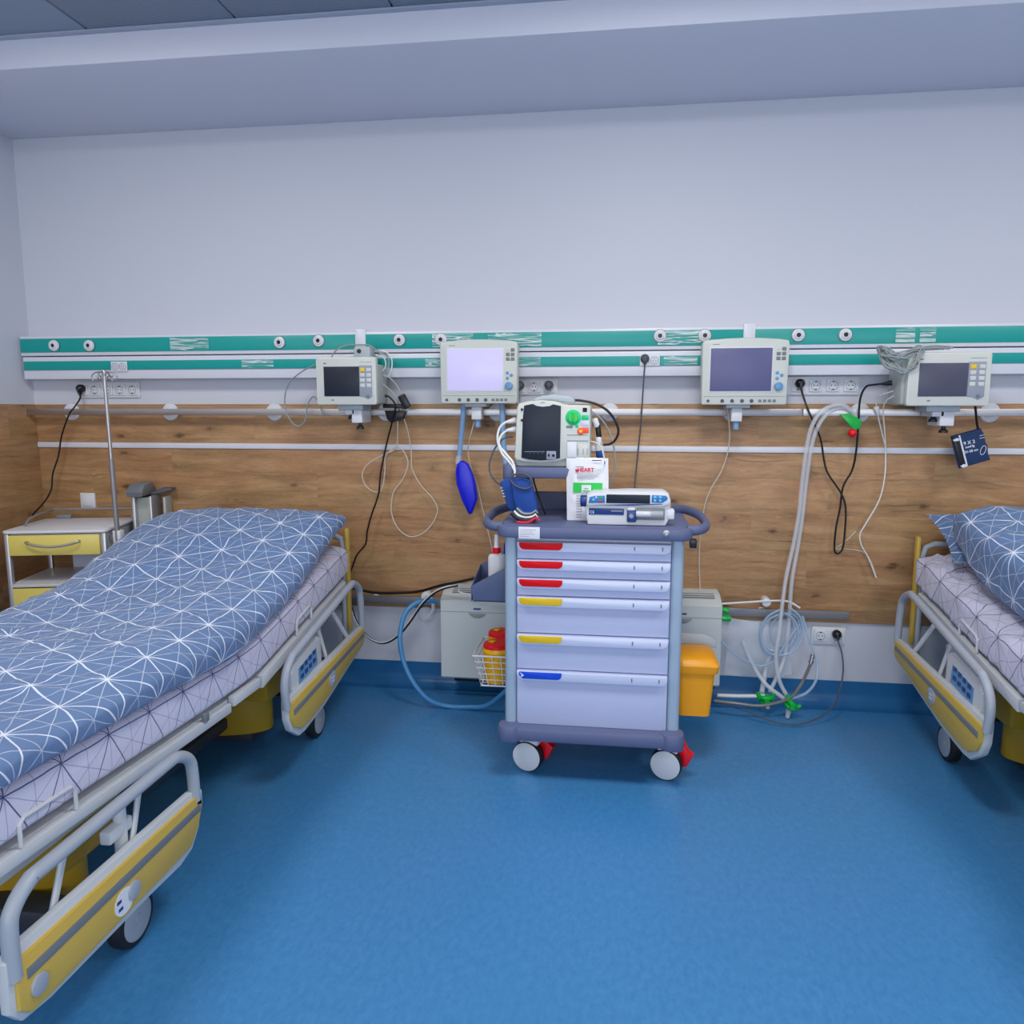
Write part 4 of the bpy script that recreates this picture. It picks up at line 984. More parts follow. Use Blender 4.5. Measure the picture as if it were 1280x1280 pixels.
# ------------------------------------------------------------------ amber waste bin at the right of the trolley
Y0, Y1 = 2.93, 3.13
f = lambda px, py: P(px, py, Y0)
wb = thing('waste_bin', (.34, 3.03, f(860, 897).z), 'amber waste bin with a tipped-back grey lid on the right side of the trolley', 'waste bin')
xa_ = X1+.004; x1t = f(899, 835).x; x1b = f(888, 898).x; zb = f(870, 897).z; zm_ = f(870, 842).z; zt_ = f(870, 824).z
rows = []
def ring(x0, x1, y0, y1, z, r=.022): return [Vector((a, b, z)) for a, b in rrect(x0, x1, y0, y1, r, 5)]
m = M(); m.grid([ring(xa_+.006, x1b, Y0+.014, Y1-.014, zb), ring(xa_+.002, x1t-.012, Y0+.004, Y1-.004, zm_), ring(xa_+.002, x1t-.012, Y0+.004, Y1-.004, zt_-.01)], closed_u=True, capped=True); m.build('bin_body', 'bin_amber', wb)
m = M(); m.grid([ring(xa_, x1t-.002, Y0-.006, Y1+.006, zm_), ring(xa_, x1t, Y0-.008, Y1+.008, zm_+.008), ring(xa_, x1t+.004, Y0-.010, Y1+.010, zt_-.028), ring(xa_, x1t-.012, Y0+.004, Y1, zt_-.006), ring(xa_+.004, x1t-.026, Y0+.02, Y1-.014, zt_+.002)], closed_u=True, capped=True); m.build('bin_rim', 'bin_amber', wb)
a = P(852, 805, Y1); b = P(896, 812, Y1); top = P(870, 791, Y1+.02).z
m = M(); m.prism([(xa_, zt_-.02), (b.x, zt_-.02), (b.x, zt_+.012), (b.x-.02, top-.015), (b.x-.055, top-.004), (xa_, top)], 'y', Y1+.012, Y1+.03, .006); m.build('lid', 'light_grey_plastic', wb)
M().box(xa_-.002, xa_+.012, Y0+.04, Y1-.04, zb-.02, zt_-.05, .003).build('hanging_bracket', 'dark_steel', wb)

# ================================================================== WALL-HUNG MONITORS
def big_monitor(px0, px1, ytop, ybot, label, scr, y=3.50):
    x0, z1 = Pz(px0, ytop, y); x1, z0 = Pz(px1, ybot, y); cx = (x0+x1)/2
    W_, H_ = x1-x0, z1-z0
    t = thing('patient_monitor', (cx, y+.06, z0), label, 'monitor', 'large flat bedside monitors')
    g = lambda u, v: (x0+W_*u, z0+H_*v)
    m = M(); m.prism([g(.025, 0), g(.975, 0), g(.992, .02), g(1, .9), g(.985, .955), g(.9, .975), g(.7, .992), g(.5, 1), g(.3, .992), g(.1, .975), g(.015, .955), g(0, .9), g(.008, .02)], 'y', y, y+.07, .007); m.build('casing', 'cream_plastic', t)
    M().box(x0+.05, x1-.05, y+.065, y+.115, z0+.04, z1-.05, .015).build('rear_casing', 'beige_grey', t)
    m = M(); a, b = g(.085, .185), g(.82, .865); m.prism(rrect(a[0], b[0], a[1], b[1], .004), 'y', y-.002, y+.002, .001); bz2 = m.build('bezel', 'white_plastic', t)
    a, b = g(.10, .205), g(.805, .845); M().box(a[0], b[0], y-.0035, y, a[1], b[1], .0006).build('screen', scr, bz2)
    for i in range(3):
        for j in range(2):
            if i == 0 and j == 0:
                a = g(.875, .83); M().box(a[0]-.006, a[0]+.006, y-.002, y+.002, a[1]-.005, a[1]+.005, .001).build('key', 'pale_button', t); continue
            a = g(.875+.062*j, .83-.07*i); M().box(a[0]-.0085, a[0]+.0085, y-.003, y+.002, a[1]-.0075, a[1]+.0075, .0015).build('key', 'key_grey', t)
    for u, v in ((.87, .475), (.92, .44), (.87, .395)):
        a = g(u, v); M().cyl((a[0], y-.003, a[1]), (a[0], y+.002, a[1]), .0075, 0, 14, bev=.001).build('round_key', 'knob_blue', t)
    a = g(.89, .275); M().cyl((a[0], y-.016, a[1]), (a[0], y+.002, a[1]), .018, 0, 24, bev=.003).build('turning_knob', 'knob_blue', t)
    k = M(); a, b = g(.03, .122), g(.97, .127); k.box(a[0], b[0], y-.0008, y+.001, a[1], b[1]); a, b = g(.12, .90), g(.2, .908); k.box(a[0], b[0], y-.0008, y+.001, a[1], b[1]); k.build('groove', 'key_grey', t)
    for u, r in ((.085, .0065), (.25, .008), (.365, .008), (.48, .008), (.59, .008)):
        a = g(u, .06); M().cyl((a[0], y-.004, a[1]), (a[0], y+.002, a[1]), r, 0, 16, bev=.001).build('port', 'cable_dark', t)
    for i in range(4):
        a = g(.685+.055*i, .06); M().box(a[0]-.007, a[0]+.007, y-.002, y+.002, a[1]-.006, a[1]+.006, .001).build('small_key', 'key_grey', t)
    # arm to the equipment rail
    bx_ = x0+W_*.44
    m = M(); m.box(bx_-.05, bx_+.055, y+.02, y+.12, z0-.015, z0+.003, .004); ar = m.build('mounting_plate', 'light_grey_plastic', t)
    a = Pz(px0+45, 514, y+.03); m = M(); m.box(bx_-.022, bx_+.026, y+.045, 3.6195, z0-.075, z0-.012, .005); cl = m.build('rail_clamp', 'white_plastic', ar)
    M().cyl((bx_+.004, y+.075, z0-.112), (bx_+.004, y+.075, z0-.072), .013, 0, 16, bev=.003).build('clamp_screw', 'hose_pale', cl)
    return t, g
M1, g1m = big_monitor(549.5, 647, 424.5, 504.5, 'bedside monitor with a window reflection painted as pale lilac glow on its screen, hung left of the trolley', 'screen_window_glare')
M2, g2m = big_monitor(878.5, 984, 422.5, 506, 'bedside monitor with a dusky violet screen, hung right of the trolley', 'screen_violet')
def small_monitor(px0, px1, ytop, ybot, label, scr, ea=0, eb=0, y=3.42):
    x0, z1 = Pz(px0, ytop, y); x1, z0 = Pz(px1, ybot, y); W_, H_ = x1-x0, z1-z0; cx = (x0+x1)/2
    t = thing('compact_monitor', (cx, y+.09, z0), label, 'monitor', 'small boxy vital-signs monitors')
    g = lambda u, v: (x0+W_*u, z0+H_*v)
    m = M(); m.prism(rrect(x0, x1, z0, z1, .012), 'y', y, y+.035, .006); m.build('front_frame', 'cream_plastic', t)
    M().box(x0+.014-ea, x1-.014+eb, y+.03, y+.185, z0+.004, z1-.03, .012).build('rear_casing', 'beige_grey', t)
    a, b = g(.135, .18), g(.72, .80); M().box(a[0], b[0], y-.003, y+.002, a[1], b[1], .001).build('screen', scr, t)
    m = M(); m.prism([g(.725, .175), g(.80, .165), g(.86, .115), g(.92, .165), g(.93, .18), g(.93, .82), g(.725, .82)], 'y', y-.003, y+.002, .001); kp = m.build('key_panel', 'print_grey', t)
    for i in range(4):
        for j in range(2):
            a = g(.778+.105*j, .73-.108*i); M().box(a[0]-.0115, a[0]+.0115, y-.0055, y-.002, a[1]-.0085, a[1]+.0085, .0015).build('key', 'yellow_button' if i == 0 and j == 0 else 'pale_button', kp)
    a = g(.86, .19); M().cyl((a[0], y-.008, a[1]), (a[0], y-.001, a[1]), .007, 0, 16, bev=.001).build('round_key', 'key_grey', kp)
    k = M(); a = g(.155, .87); k.prism(disc_poly(a[0], a[1], .008, .003), 'y', y-.0008, y+.001); a, b = g(.74, .885), g(.93, .892); k.box(a[0], b[0], y-.0008, y+.001, a[1], b[1]); a = g(.27, .10); k.box(a[0]-.006, a[0]+.006, y-.0008, y+.001, a[1]-.003, a[1]+.003)
    k.build('front_print', 'key_grey', t)
    m = M(); m.box(x0+W_*.3, x0+W_*.72, y+.04, y+.17, z0-.024, z0+.005, .004); pl = m.build('mounting_plate', 'light_grey_plastic', t)
    m = M(); m.box(x0+W_*.5, x0+W_*.68, y+.06, 3.619, z0-.085, z0-.020, .005); m.box(x0+W_*.40, x0+W_*.55, y+.06, 3.60, z0-.045, z0-.022, .003); cl = m.build('rail_clamp', 'white_plastic', pl)
    for (u, dz) in ((.46, -.068), (.60, -.115)):
        xx = x0+W_*u; M().lathe([(0, 0), (.019, 0), (.017, .012), (.009, .018), (.008, .034), (0, .034)], tr(xx, y+.10, z0+dz), 0, 12).build('clamp_knob', 'black_plastic', cl)
    return t, g
S1, g1s = small_monitor(394, 471, 446.5, 506, 'small boxy monitor on the rail at the left, cables looped beside it', 'screen_dark', 0, .012)
S2, g2s = small_monitor(1137, 1236, 440.5, 507.5, 'small boxy monitor on the rail at the far right beneath a cable coil', 'screen_grey', .03, 0)
# grey bracket head behind the left small monitor
a = Pz(449, 441, 3.52); m = M(); m.box(a[0]-.03, a[0]+.055, 3.52, 3.60, a[1]-.04, a[1]+.03, .012); bk_ = m.build('cable_bracket', 'light_grey_plastic', S1)
M().cyl((a[0], 3.514, a[1]+.008), (a[0], 3.522, a[1]+.008), .010, 0, 14, bev=.002).build('bracket_screw', 'black_plastic', bk_)

# ================================================================== EQUIPMENT BOXES LOW ON THE WALL
def wall_box(x0, x1, z0, z1, label, y=3.50):
    t = thing('wall_cabinet', ((x0+x1)/2, y+.09, z0), label, 'wall unit', 'grey-white units hung low on the wall')
    zs2 = z1-.075
    m = M(); m.prism([(y+.012, z0), (3.699, z0), (3.699, z1+.02), (3.60, z1+.02), (y+.035, z1-.0), (y, z1-.02), (y, z0+.01)], 'x', x0, x1, .006); m.build('casing', 'wall_unit_grey', t)
    k = M(); k.box(x0-.0003, x1+.0003, y-.0008, y+.01, zs2-.001, zs2+.001); k.build('seam', 'key_grey', t)
    cx = (x0+x1)/2
    M().box(cx-.018, cx+.018, y-.002, y+.002, zs2+.013, zs2+.021, .001).build('indicator', 'pump_navy', t)
    M().prism([(cx-.045, zs2-.005), (cx-.03, zs2-.02), (cx-.012, zs2-.028), (cx+.012, zs2-.028), (cx+.03, zs2-.02), (cx+.045, zs2-.005)], 'y', y-.003, y+.002, .001).build('finger_grip', 'cable_grey', t)
    v = M()
    for i in range(3): v.box(x0+.05, x1-.03, y+.05+.02*i, y+.058+.02*i, z1+.004+.0035*i, z1+.0105+.0045*i)
    v.build('vent', 'key_grey', t)
    b = M(); b.box(x0+.06, x1-.02, y+.03, y+.12, z0-.022, z0+.001, .003); b.build('foot_block', 'black_plastic', t)
    return t
a = Pz(550, 745, 3.5); b = Pz(641, 852, 3.5); wall_box(a[0], a[0]+.365, b[1], a[1], 'grey-white wall unit with an oval grip left of the trolley, behind the basket')
a2 = Pz(905, 760, 3.5); c2_ = Pz(900, 858, 3.5); wb2 = wall_box(a2[0]-.365, a2[0]-.006, b[1]+.02, a[1]+.012, 'grey-white wall unit right of the trolley, behind the amber bin')
for zz, nm in ((P(905, 763, 3.52).z, 0), (P(905, 770, 3.52).z, 1)):
    pass
z_a = P(907, 763, 3.53).z; z_b = P(907, 773, 3.53).z; xx = a2[0]-.008
gp = M().cyl((xx, 3.53, z_b), (xx+.045, 3.53, z_b), .014, 0, 16, bev=.003).build('port_plug', 'green_plastic', wb2)
M().cyl((xx, 3.55, z_a), (xx+.038, 3.54, z_a-.006), .013, 0, 16, bev=.003).build('port_plug', 'green_plastic', wb2)

# ================================================================== CORDS, TUBES, HOSES
def cable(name, pts, r, mt_, label, cat, plugs=(), group=None, seg=8, sub=6, closed=False):
    """pts: (px, py, depth) read on the photograph, or Vector"""
    w = [Vector(p) if isinstance(p, Vector) else P(*p) for p in pts]
    for p in w: p.z = max(p.z, r+.001)
    if not plugs:
        o = M().tube(w, r, 0, seg, sub=sub, closed=closed).build(name, mt_); tag(o, label, cat, group); return o
    t = thing(name, w[0], label, cat, group)
    M().tube(w, r, 0, seg, sub=sub).build('cord', mt_, t)
    for kind, i, mt2 in plugs:
        p = w[i]; q_ = w[i+1] if i >= 0 else w[i-1]
        if kind == 'wall':      # round plug pushed into a socket on the wall, cord leaving downwards
            M().lathe([(0, -.001), (.0195, -.001), (.021, .006), (.0205, .022), (.015, .031), (.008, .036), (0, .037)], tr(p.x, p.y+.012, p.z+.006) @ rotx(PI/2), 0, 20).build('plug', mt2, t)
            M().tube([Vector((p.x, p.y-.018, p.z+.004)), Vector((p.x, p.y-.022, p.z-.008)), (p*.3+q_*.7)], lambda u: .009-.004*u, 0, 10).build('strain_relief', mt2, t)
        if kind == 'end':
            d = (q_-p).normalized(); M().cyl(p-d*.012, p+d*.028, .0125, 0, 14, r2=.006, bev=.001).build('plug', mt2, t)
    return t
FW = 3.665; FR = 3.600
cable('power_cord', [(101, 487, 3.665), (100, 498, 3.63), (93, 509, FR), (86, 519, FR), (77, 545, 3.62), (73, 570, 3.62), (66, 592, 3.62), (64, 612, 3.62), (55, 628, 3.61), (43, 641, 3.60), (37, 650, 3.60), (34, 668, 3.60), (33, 700, 3.61)], .0042, 'black_rubber',
      'black cord hanging from the far left socket down behind the bedside cabinet', 'cord', [('wall', 0, 'black_plastic')])
cable('power_cord', [(476, 494, 3.56), (486, 496, 3.56), (494, 506, 3.57), (492, 520, 3.58), (483, 556, 3.63), (476, 590, 3.64), (473, 618, 3.64), (464, 645, 3.64), (459, 665, 3.64), (457, 680, 3.64), (446, 694, 3.64), (440, 710, 3.63), (433, 727, 3.58), (428, 731, 3.54)], .0042, 'black_rubber',
      'black cord dropping from the left small monitor to the head of the bed', 'cord', [('end', 0, 'black_plastic')])
M_a = M(); a = P(505, 502, 3.55); M_a.box(-.018, .018, -.015, .015, -.035, .035, .006, R=tr(a.x, 3.56, a.z) @ roty(math.radians(-28))); o = M_a.build('inline_adapter', 'black_plastic')
tag(o, 'black block-shaped connector hanging at the right of the left small monitor', 'adapter')
m = M(); a = P(493, 508, 3.60); m.box(a.x-.05, a.x+.045, 3.57, 3.615, a.z-.008, a.z+.012, .004); a = P(494, 521, 3.6); m.prism([(a.x-.05, a.z+.03), (a.x+.055, a.z+.03), (a.x+.045, a.z-.01), (a.x-.02, a.z-.03), (a.x-.04, a.z-.01)], 'y', 3.585, 3.618, .008)
tag(m.build('rail_hook', 'black_plastic'), 'black clip on the rail between the left small monitor and the lilac-screened monitor', 'clip')
cable('monitor_cable', [(480, 468, 3.52), (490, 475, 3.54), (500, 490, 3.56), (497, 510, 3.585), (497, 540, 3.62), (495, 560, 3.645), (480, 568, 3.65), (460, 580, 3.65), (453, 592, 3.65), (456, 605, 3.65), (466, 614, 3.65), (477, 612, 3.65), (481, 590, 3.65), (482, 570, 3.65), (492, 560, 3.655)], .0028, 'cable_beige',
      'beige cable with a small loop left of centre under the left small monitor', 'cable')
cable('monitor_cable', [(478, 480, 3.52), (492, 492, 3.55), (501, 512, 3.59), (510, 540, 3.63), (514, 565, 3.65), (515, 585, 3.65), (525, 605, 3.65), (540, 622, 3.65), (547, 637, 3.65), (540, 655, 3.65), (526, 668, 3.65), (510, 670, 3.65), (496, 658, 3.65), (489, 638, 3.65), (492, 615, 3.65), (504, 598, 3.65), (510, 578, 3.65), (503, 562, 3.65), (496, 560, 3.65)], .0028, 'cable_beige',
      'long beige cable in a wide teardrop loop on the oak left of the trolley', 'cable')
cable('sensor_cable', [(394, 456, 3.50), (378, 464, 3.54), (362, 478, 3.57), (356, 496, 3.58), (358, 515, 3.585), (366, 529, 3.585), (374, 533, 3.59), (382, 524, 3.59), (384, 508, 3.59), (391, 496, 3.59), (398, 502, 3.59), (404, 520, 3.605)], .0035, 'cable_grey',
      'grey cable bowing out to the left of the left small monitor', 'cable')
cable('sensor_cable', [(414, 447, 3.50), (420, 438, 3.53), (432, 432, 3.55), (446, 431, 3.57), (462, 432, 3.57), (474, 440, 3.56), (484, 444, 3.55), (486, 456, 3.54), (480, 466, 3.53), (473, 468, 3.53), (468, 455, 3.53), (473, 443, 3.54), (482, 442, 3.55)], .0035, 'cable_grey',
      'grey cable arching over the top of the left small monitor', 'cable')
for i, (dx, dy) in enumerate(((0, 0), (4, -3), (-4, 3))):
    cable('coiled_cable', [(474+dx, 441+dy, 3.54), (484+dx, 446+dy*.5, 3.53), (486+dx, 458, 3.53), (480+dx, 468-dy, 3.53), (472, 462, 3.535+.003*i), (470, 450, 3.54)], .003, 'cable_white' if i else 'cable_grey', 'pale cable coil at the right edge of the left small monitor', 'cable', group='coil beside the left small monitor')
# swag from the bed to the wall unit
cable('power_cord', [(430, 731, 3.58), (445, 736, 3.60), (470, 741, 3.60), (500, 741, 3.59), (525, 739, 3.56), (550, 732, 3.48), (575, 727, 3.44), (598, 722, 3.42), (622, 721, 3.42)], .0068, 'black_rubber', 'thick black cord running level from the bed to the trolley', 'cord')
t = thing('striped_cord', P(428, 730, 3.56), 'black and white cord sagging in a deep curve between bed and wall unit', 'cord')
w = [P(428, 730, 3.56), P(437, 752, 3.55), P(446, 778, 3.54), P(460, 796, 3.53), P(478, 804, 3.53), P(496, 796, 3.53), P(512, 778, 3.53), P(528, 755, 3.50), P(545, 740, 3.47), P(560, 734, 3.46), P(572, 732, 3.46)]
M().tube(w, .0062, 0, 8).build('black_strand', 'black_rubber', t)
M().tube([p+Vector((-.003, -.0045, .0045)) for p in w], .003, 0, 8).build('white_strand', 'cable_white', t)
cable('looped_cord', [(622, 728, 3.43), (600, 727, 3.44), (582, 731, 3.46), (573, 737, 3.47), (580, 742, 3.47), (600, 743, 3.45), (622, 741, 3.43)], .004, 'cable_white', 'white cord looping on top of the left wall unit', 'cord')
# blue suction hose
cable('suction_hose', [(545, 752, 3.60), (536, 751, 3.55), (520, 754, 3.50), (506, 768, 3.46), (500, 795, 3.42), (504, 825, 3.40), (516, 852, 3.38), (535, 874, 3.38), (558, 886, 3.40), (585, 889, 3.40), (608, 882, 3.38), (630, 866, 3.34), (655, 840, 3.32)], .0115, 'hose_blue', 'blue corrugated hose looping from the wall down behind the trolley', 'hose', seg=12)
t = thing('suction_port', P(535, 748, 3.66), 'white wall port with a clear bulb, left of the left wall unit', 'wall port')
c = P(533, 745, 3.66); M().cyl((c.x, 3.70, c.z), (c.x, 3.64, c.z), .024, 0, 20, bev=.005).build('port_body', 'white_plastic', t)
c = P(531, 770, 3.62); M().ball((c.x, 3.645, c.z), .042, 0, (1, .9, 1), 20).build('clear_bulb', 'clear_bag', t)
c0 = P(544, 750, 3.62); M().tube([P(533, 745, 3.64), P(540, 750, 3.62), P(541, 762, 3.61), P(534, 772, 3.62)], .009, 0, 10).build('elbow', 'clear_tube', t)
# hoses and breathing bag under the lilac-screened monitor
t = thing('breathing_bag', P(583, 632, 3.58), 'cobalt blue breathing bag hanging on a pale hose left of the trolley', 'breathing bag')
M().tube([P(580, 500, 3.55), P(579, 515, 3.56), P(578, 530, 3.58), P(576, 552, 3.60), P(574, 572, 3.605)], .0125, 0, 12).build('hose', 'hose_pale', t)
M().tube([P(574, 570, 3.605), P(573, 578, 3.605), P(577, 586, 3.605)], .015, 0, 12).build('connector', 'clear_tube', t)
G = lambda px, py: Pz(540+px/7.758, 415+py/7.758, 3.60)
H_ = lambda x, y: Pz(300+x/4, 380+y/4, 3.60)
m = M(); m.prism([H_(1100, 785), H_(1115, 782), H_(1140, 800), H_(1165, 850), H_(1178, 900), H_(1187, 975), H_(1160, 1048), H_(1145, 1052), H_(1110, 980), H_(1083, 900), H_(1078, 840), H_(1085, 800)], 'y', 3.585, 3.625, .014, seg=3); bg = m.build('bag', 'cobalt_bag', t)
m = M(); m.tube([(x, 3.583, z) for x, z in (H_(1095, 810), H_(1098, 880), H_(1125, 960), H_(1152, 1035))], .003, 0, 6); m.build('bag_seam', 'cobalt_bag', bg)
cable('corrugated_hose', [(627, 502, 3.55), (628, 520, 3.56), (629, 545, 3.56), (631, 570, 3.55), (634, 600, 3.52), (640, 640, 3.50)], .0125, 'hose_pale', 'pale blue hose dropping from the lilac-screened monitor behind the defibrillator', 'hose', seg=12)
cable('monitor_cable', [(593, 527, 3.59), (588, 545, 3.60), (585, 562, 3.64), (588, 582, 3.65), (596, 605, 3.65), (603, 635, 3.65), (611, 668, 3.65), (618, 700, 3.65), (622, 740, 3.62)], .0028, 'cable_beige', 'thin beige cable running down the oak just left of the trolley', 'cable')
# defibrillator leads
for i, pts in enumerate(([(641, 526, 2.97), (632, 528, 2.95), (624, 536, 2.94), (622, 550, 2.93), (627, 566, 2.92), (636, 577, 2.91), (643, 588, 2.90), (643, 596, 2.88)], [(641, 537, 2.97), (634, 538, 2.96), (626, 545, 2.94), (624, 556, 2.93), (633, 568, 2.92), (641, 578, 2.91), (644, 590, 2.90)])):
    cable('defibrillator_lead', pts, .0045, 'cable_white', ('upper white lead looping from the left flank of the defibrillator', 'lower white lead looping from the left flank of the defibrillator')[i], 'cable', [('end', 0, 'white_plastic')])
cable('dark_lead', [(641, 546, 2.98), (630, 548, 2.96), (619, 560, 2.95), (612, 578, 2.94), (613, 592, 2.93), (620, 602, 2.90), (626, 606, 2.87)], .0035, 'cable_dark', 'dark grey lead bowing out left of the defibrillator towards the blue cuff', 'cable')
cable('paddle_cable', [(716, 500, 3.05), (728, 501, 3.05), (745, 505, 3.05), (760, 514, 3.05), (770, 528, 3.05), (773, 540, 3.05), (769, 550, 3.05), (762, 555, 3.05), (754, 556, 3.05)], .005, 'black_rubber', 'thick black cable arcing right from the defibrillator handle', 'cable')
cable('grey_lead', [(739, 514, 3.05), (750, 522, 3.05), (759, 535, 3.05), (766, 552, 3.05), (769, 575, 3.05), (768, 590, 3.05), (763, 602, 3.05), (757, 618, 3.06)], .0032, 'cable_grey', 'grey lead hanging at the right of the defibrillator behind the foil pouch', 'cable')
t = thing('paddle_connector', P(748, 582, 3.03), 'white, black and blue connector stack at the right side of the defibrillator', 'connector')
y = 3.03
for (x0, y0, x1, y1, r, mt_) in ((743, 523, 747, 534, .012, 'white_plastic'), (747, 531, 749, 547, .011, 'black_plastic'), (748, 546, 749, 556, .0125, 'white_plastic'), (748, 556, 749, 566, .013, 'cream_plastic'), (749, 563, 750, 572, .015, 'cuff_blue'), (750, 572, 750, 584, .014, 'cream_plastic')):
    M().cyl(P(x0, y0, y), P(x1, y1, y), r, 0, 14, bev=.003).build('connector_section', mt_, t)
cable('white_lead', [(739, 552, 3.0), (746, 554, 2.98), (752, 560, 2.98), (755, 572, 2.98), (757, 584, 2.99)], .0035, 'cable_white', 'short white lead curling over the connector stack right of the defibrillator', 'cable')
# cords over the oak at the right
cable('power_cord', [(806, 450, 3.612), (806, 458, 3.60), (805, 470, 3.60), (803, 500, 3.60), (801, 530, 3.61), (798, 560, 3.62), (794, 600, 3.60), (792, 630, 3.50), (790, 650, 3.40)], .0035, 'cable_dark',
      'dark grey cord hanging straight from the duct socket behind the syringe pump', 'cord', [('wall', 0, 'cable_dark')])
cable('monitor_cable', [(909, 510, 3.56), (911, 525, 3.58), (912, 545, 3.62), (909, 568, 3.645), (901, 590, 3.65), (888, 612, 3.65), (881, 632, 3.65), (876, 665, 3.65), (874, 700, 3.65), (875, 735, 3.62), (874, 745, 3.60)], .0028, 'cable_beige', 'beige cable falling from the violet-screened monitor to the right wall unit', 'cable')
cable('power_cord', [(1000, 481, 3.665), (1003, 492, 3.63), (1010, 512, FR), (1018, 530, 3.60), (1026, 550, 3.62), (1030, 575, 3.63), (1035, 592, 3.63), (1051, 616, 3.63), (1057, 635, 3.63), (1056, 665, 3.63), (1053, 686, 3.63), (1047, 692, 3.63), (1043, 686, 3.63), (1045, 660, 3.63), (1050, 635, 3.64), (1054, 608, 3.64), (1065, 588, 3.64), (1070, 565, 3.62), (1073, 530, 3.60), (1075, 500, 3.59), (1082, 484, 3.57), (1092, 481, 3.54), (1111, 479, 3.51)], .0045, 'black_rubber',
      'black cord in a long twisted loop from the socket strip to the far right monitor', 'cord', [('wall', 0, 'black_plastic'), ('end', -1, 'black_plastic')])
cable('monitor_cable', [(1117, 495, 3.49), (1107, 502, 3.53), (1104, 515, 3.58), (1106, 540, 3.62), (1107, 565, 3.65), (1106, 595, 3.65), (1099, 625, 3.65), (1082, 655, 3.65), (1075, 668, 3.65), (1077, 682, 3.65), (1086, 698, 3.65), (1095, 722, 3.65)], .003, 'cable_white', 'long white cable curving down from the far right monitor', 'cable')
cable('monitor_cable', [(1116, 489, 3.49), (1101, 494, 3.54), (1096, 500, 3.58), (1096, 512, 3.60), (1101, 535, 3.62), (1106, 555, 3.64)], .0025, 'cable_white', 'short white cable with a connector sleeve left of the far right monitor', 'cable', [('end', 3, 'cable_white')])
cable('thin_cable', [(1070, 664, 3.655), (1055, 678, 3.655), (1044, 686, 3.655), (1055, 686, 3.655), (1072, 688, 3.655), (1082, 692, 3.655), (1090, 705, 3.655), (1096, 723, 3.655)], .002, 'cable_beige', 'thin pale cable curling behind the bottom of the twisted black cord', 'cable')
# coil of grey leads thrown over the right small monitor
K = lambda x, y: (1090+x/7.53, 420+y/7.53)
coil = thing('lead_bundle', P(1115, 470, 3.45), 'thick tangle of grey leads draped over the far right monitor', 'cable bundle')
random.seed(4)
for i in range(14):
    j = lambda a: random.uniform(-a, a); s2 = i/13
    pts = [K(760-330*s2+j(40), 130-20*(1-s2)+j(10)), K(560-160*s2+j(30), 110+j(24)), K(400-80*s2+j(30), 140+60*s2+j(30)), K(250-40*s2+j(30), 165+60*s2+j(40)), K(140-30*s2+j(25), 125+40*s2+j(25)), K(55+70*s2+j(10), 105+50*s2+j(14)), K(75+80*s2+j(16), 190+20*s2+j(20)), K(130+80*s2+j(16), 270+j(20)), K(220+50*s2+j(25), 318-20*s2+j(18)), K(310+j(20), 345-20*s2+j(20)), K(380+30*s2+j(18), 270+j(25)), K(450+j(25), 170+j(20)), K(480+j(25), 120+j(10))]
    yy = [3.45, 3.43, 3.42, 3.42, 3.43, 3.45, 3.45, 3.43, 3.42, 3.41, 3.405, 3.41, 3.44]
    M().tube([P(px, py, y_+j(.008)-.004) for (px, py), y_ in zip(pts, yy)], .0033, 0, 7, sub=5).build('lead', 'cable_grey', coil)
# navy cuff hanging from the right monitor
cfy = 3.56; G = lambda x, y: Pz(1090+x/7.53, 420+y/7.53, cfy)
t = thing('pressure_cuff', (G(950, 1200)[0], cfy, G(950, 1240)[1]), 'navy pressure cuff hanging askew on a black tube below the far right monitor', 'pressure cuff')
m = M(); m.prism([G(755, 945), G(1030, 868), G(1065, 930), G(1075, 1000), G(1095, 1030), G(1100, 1110), G(1122, 1165), G(832, 1248)], 'y', cfy, cfy+.028, .008); cf = m.build('cuff', 'cuff_navy', t)
m = M(); m.prism([G(765, 965), G(812, 952), G(885, 1225), G(838, 1238)], 'y', cfy-.003, cfy+.004, .001); m.build('velcro_strip', 'black_plastic', cf)
m = M(); m.prism([G(812, 938), G(826, 934), G(900, 1222), G(885, 1228)], 'y', cfy-.004, cfy+.003, .0005); m.build('white_line', 'print_white', cf)
m = M(); m.prism([G(760, 978), G(795, 960), G(815, 965), G(818, 985), G(770, 992)], 'y', cfy-.0045, cfy+.002); m.prism([G(830, 1225), G(858, 1205), G(885, 1210), G(885, 1230), G(850, 1238)], 'y', cfy-.0045, cfy+.002); m.build('white_arrow', 'print_white', cf)
ang = math.radians(14)
for body, px, py, sz in (('9 X 2', 915, 1003, .021), ('mmHg', 920, 1040, .014), ('21-28 cm', 935, 1082, .0145)):
    x, z = G(px, py); text(body, sz, tr(x, cfy-.001, z) @ roty(-ang) @ FRONT, 'print_white', cf, 'cuff_lettering', bold=.0003)
m = M(); x, z = G(1045, 1075); m.tube([(x+.010*math.cos(a)*1.0+.004*math.sin(a), cfy-.001, z+.020*math.sin(a)) for a in [2*PI*k/12 for k in range(12)]], .0012, 0, 5, closed=True, sub=3)
m.build('printed_oval', 'print_white', cf)
for py in (940, 965):
    a, b = G(1012, py), G(1058, py-12); M().tube([(a[0], cfy-.001, a[1]), (b[0], cfy-.001, b[1])], .0012, 0, 5).build('printed_stroke', 'print_white', cf)
M().tube([P(1219, 507, 3.50), P(1220, 518, 3.53), P(1221, 528, 3.56), P(1223, 538, 3.575)], .005, 0, 8).build('cuff_tube', 'black_rubber', t)
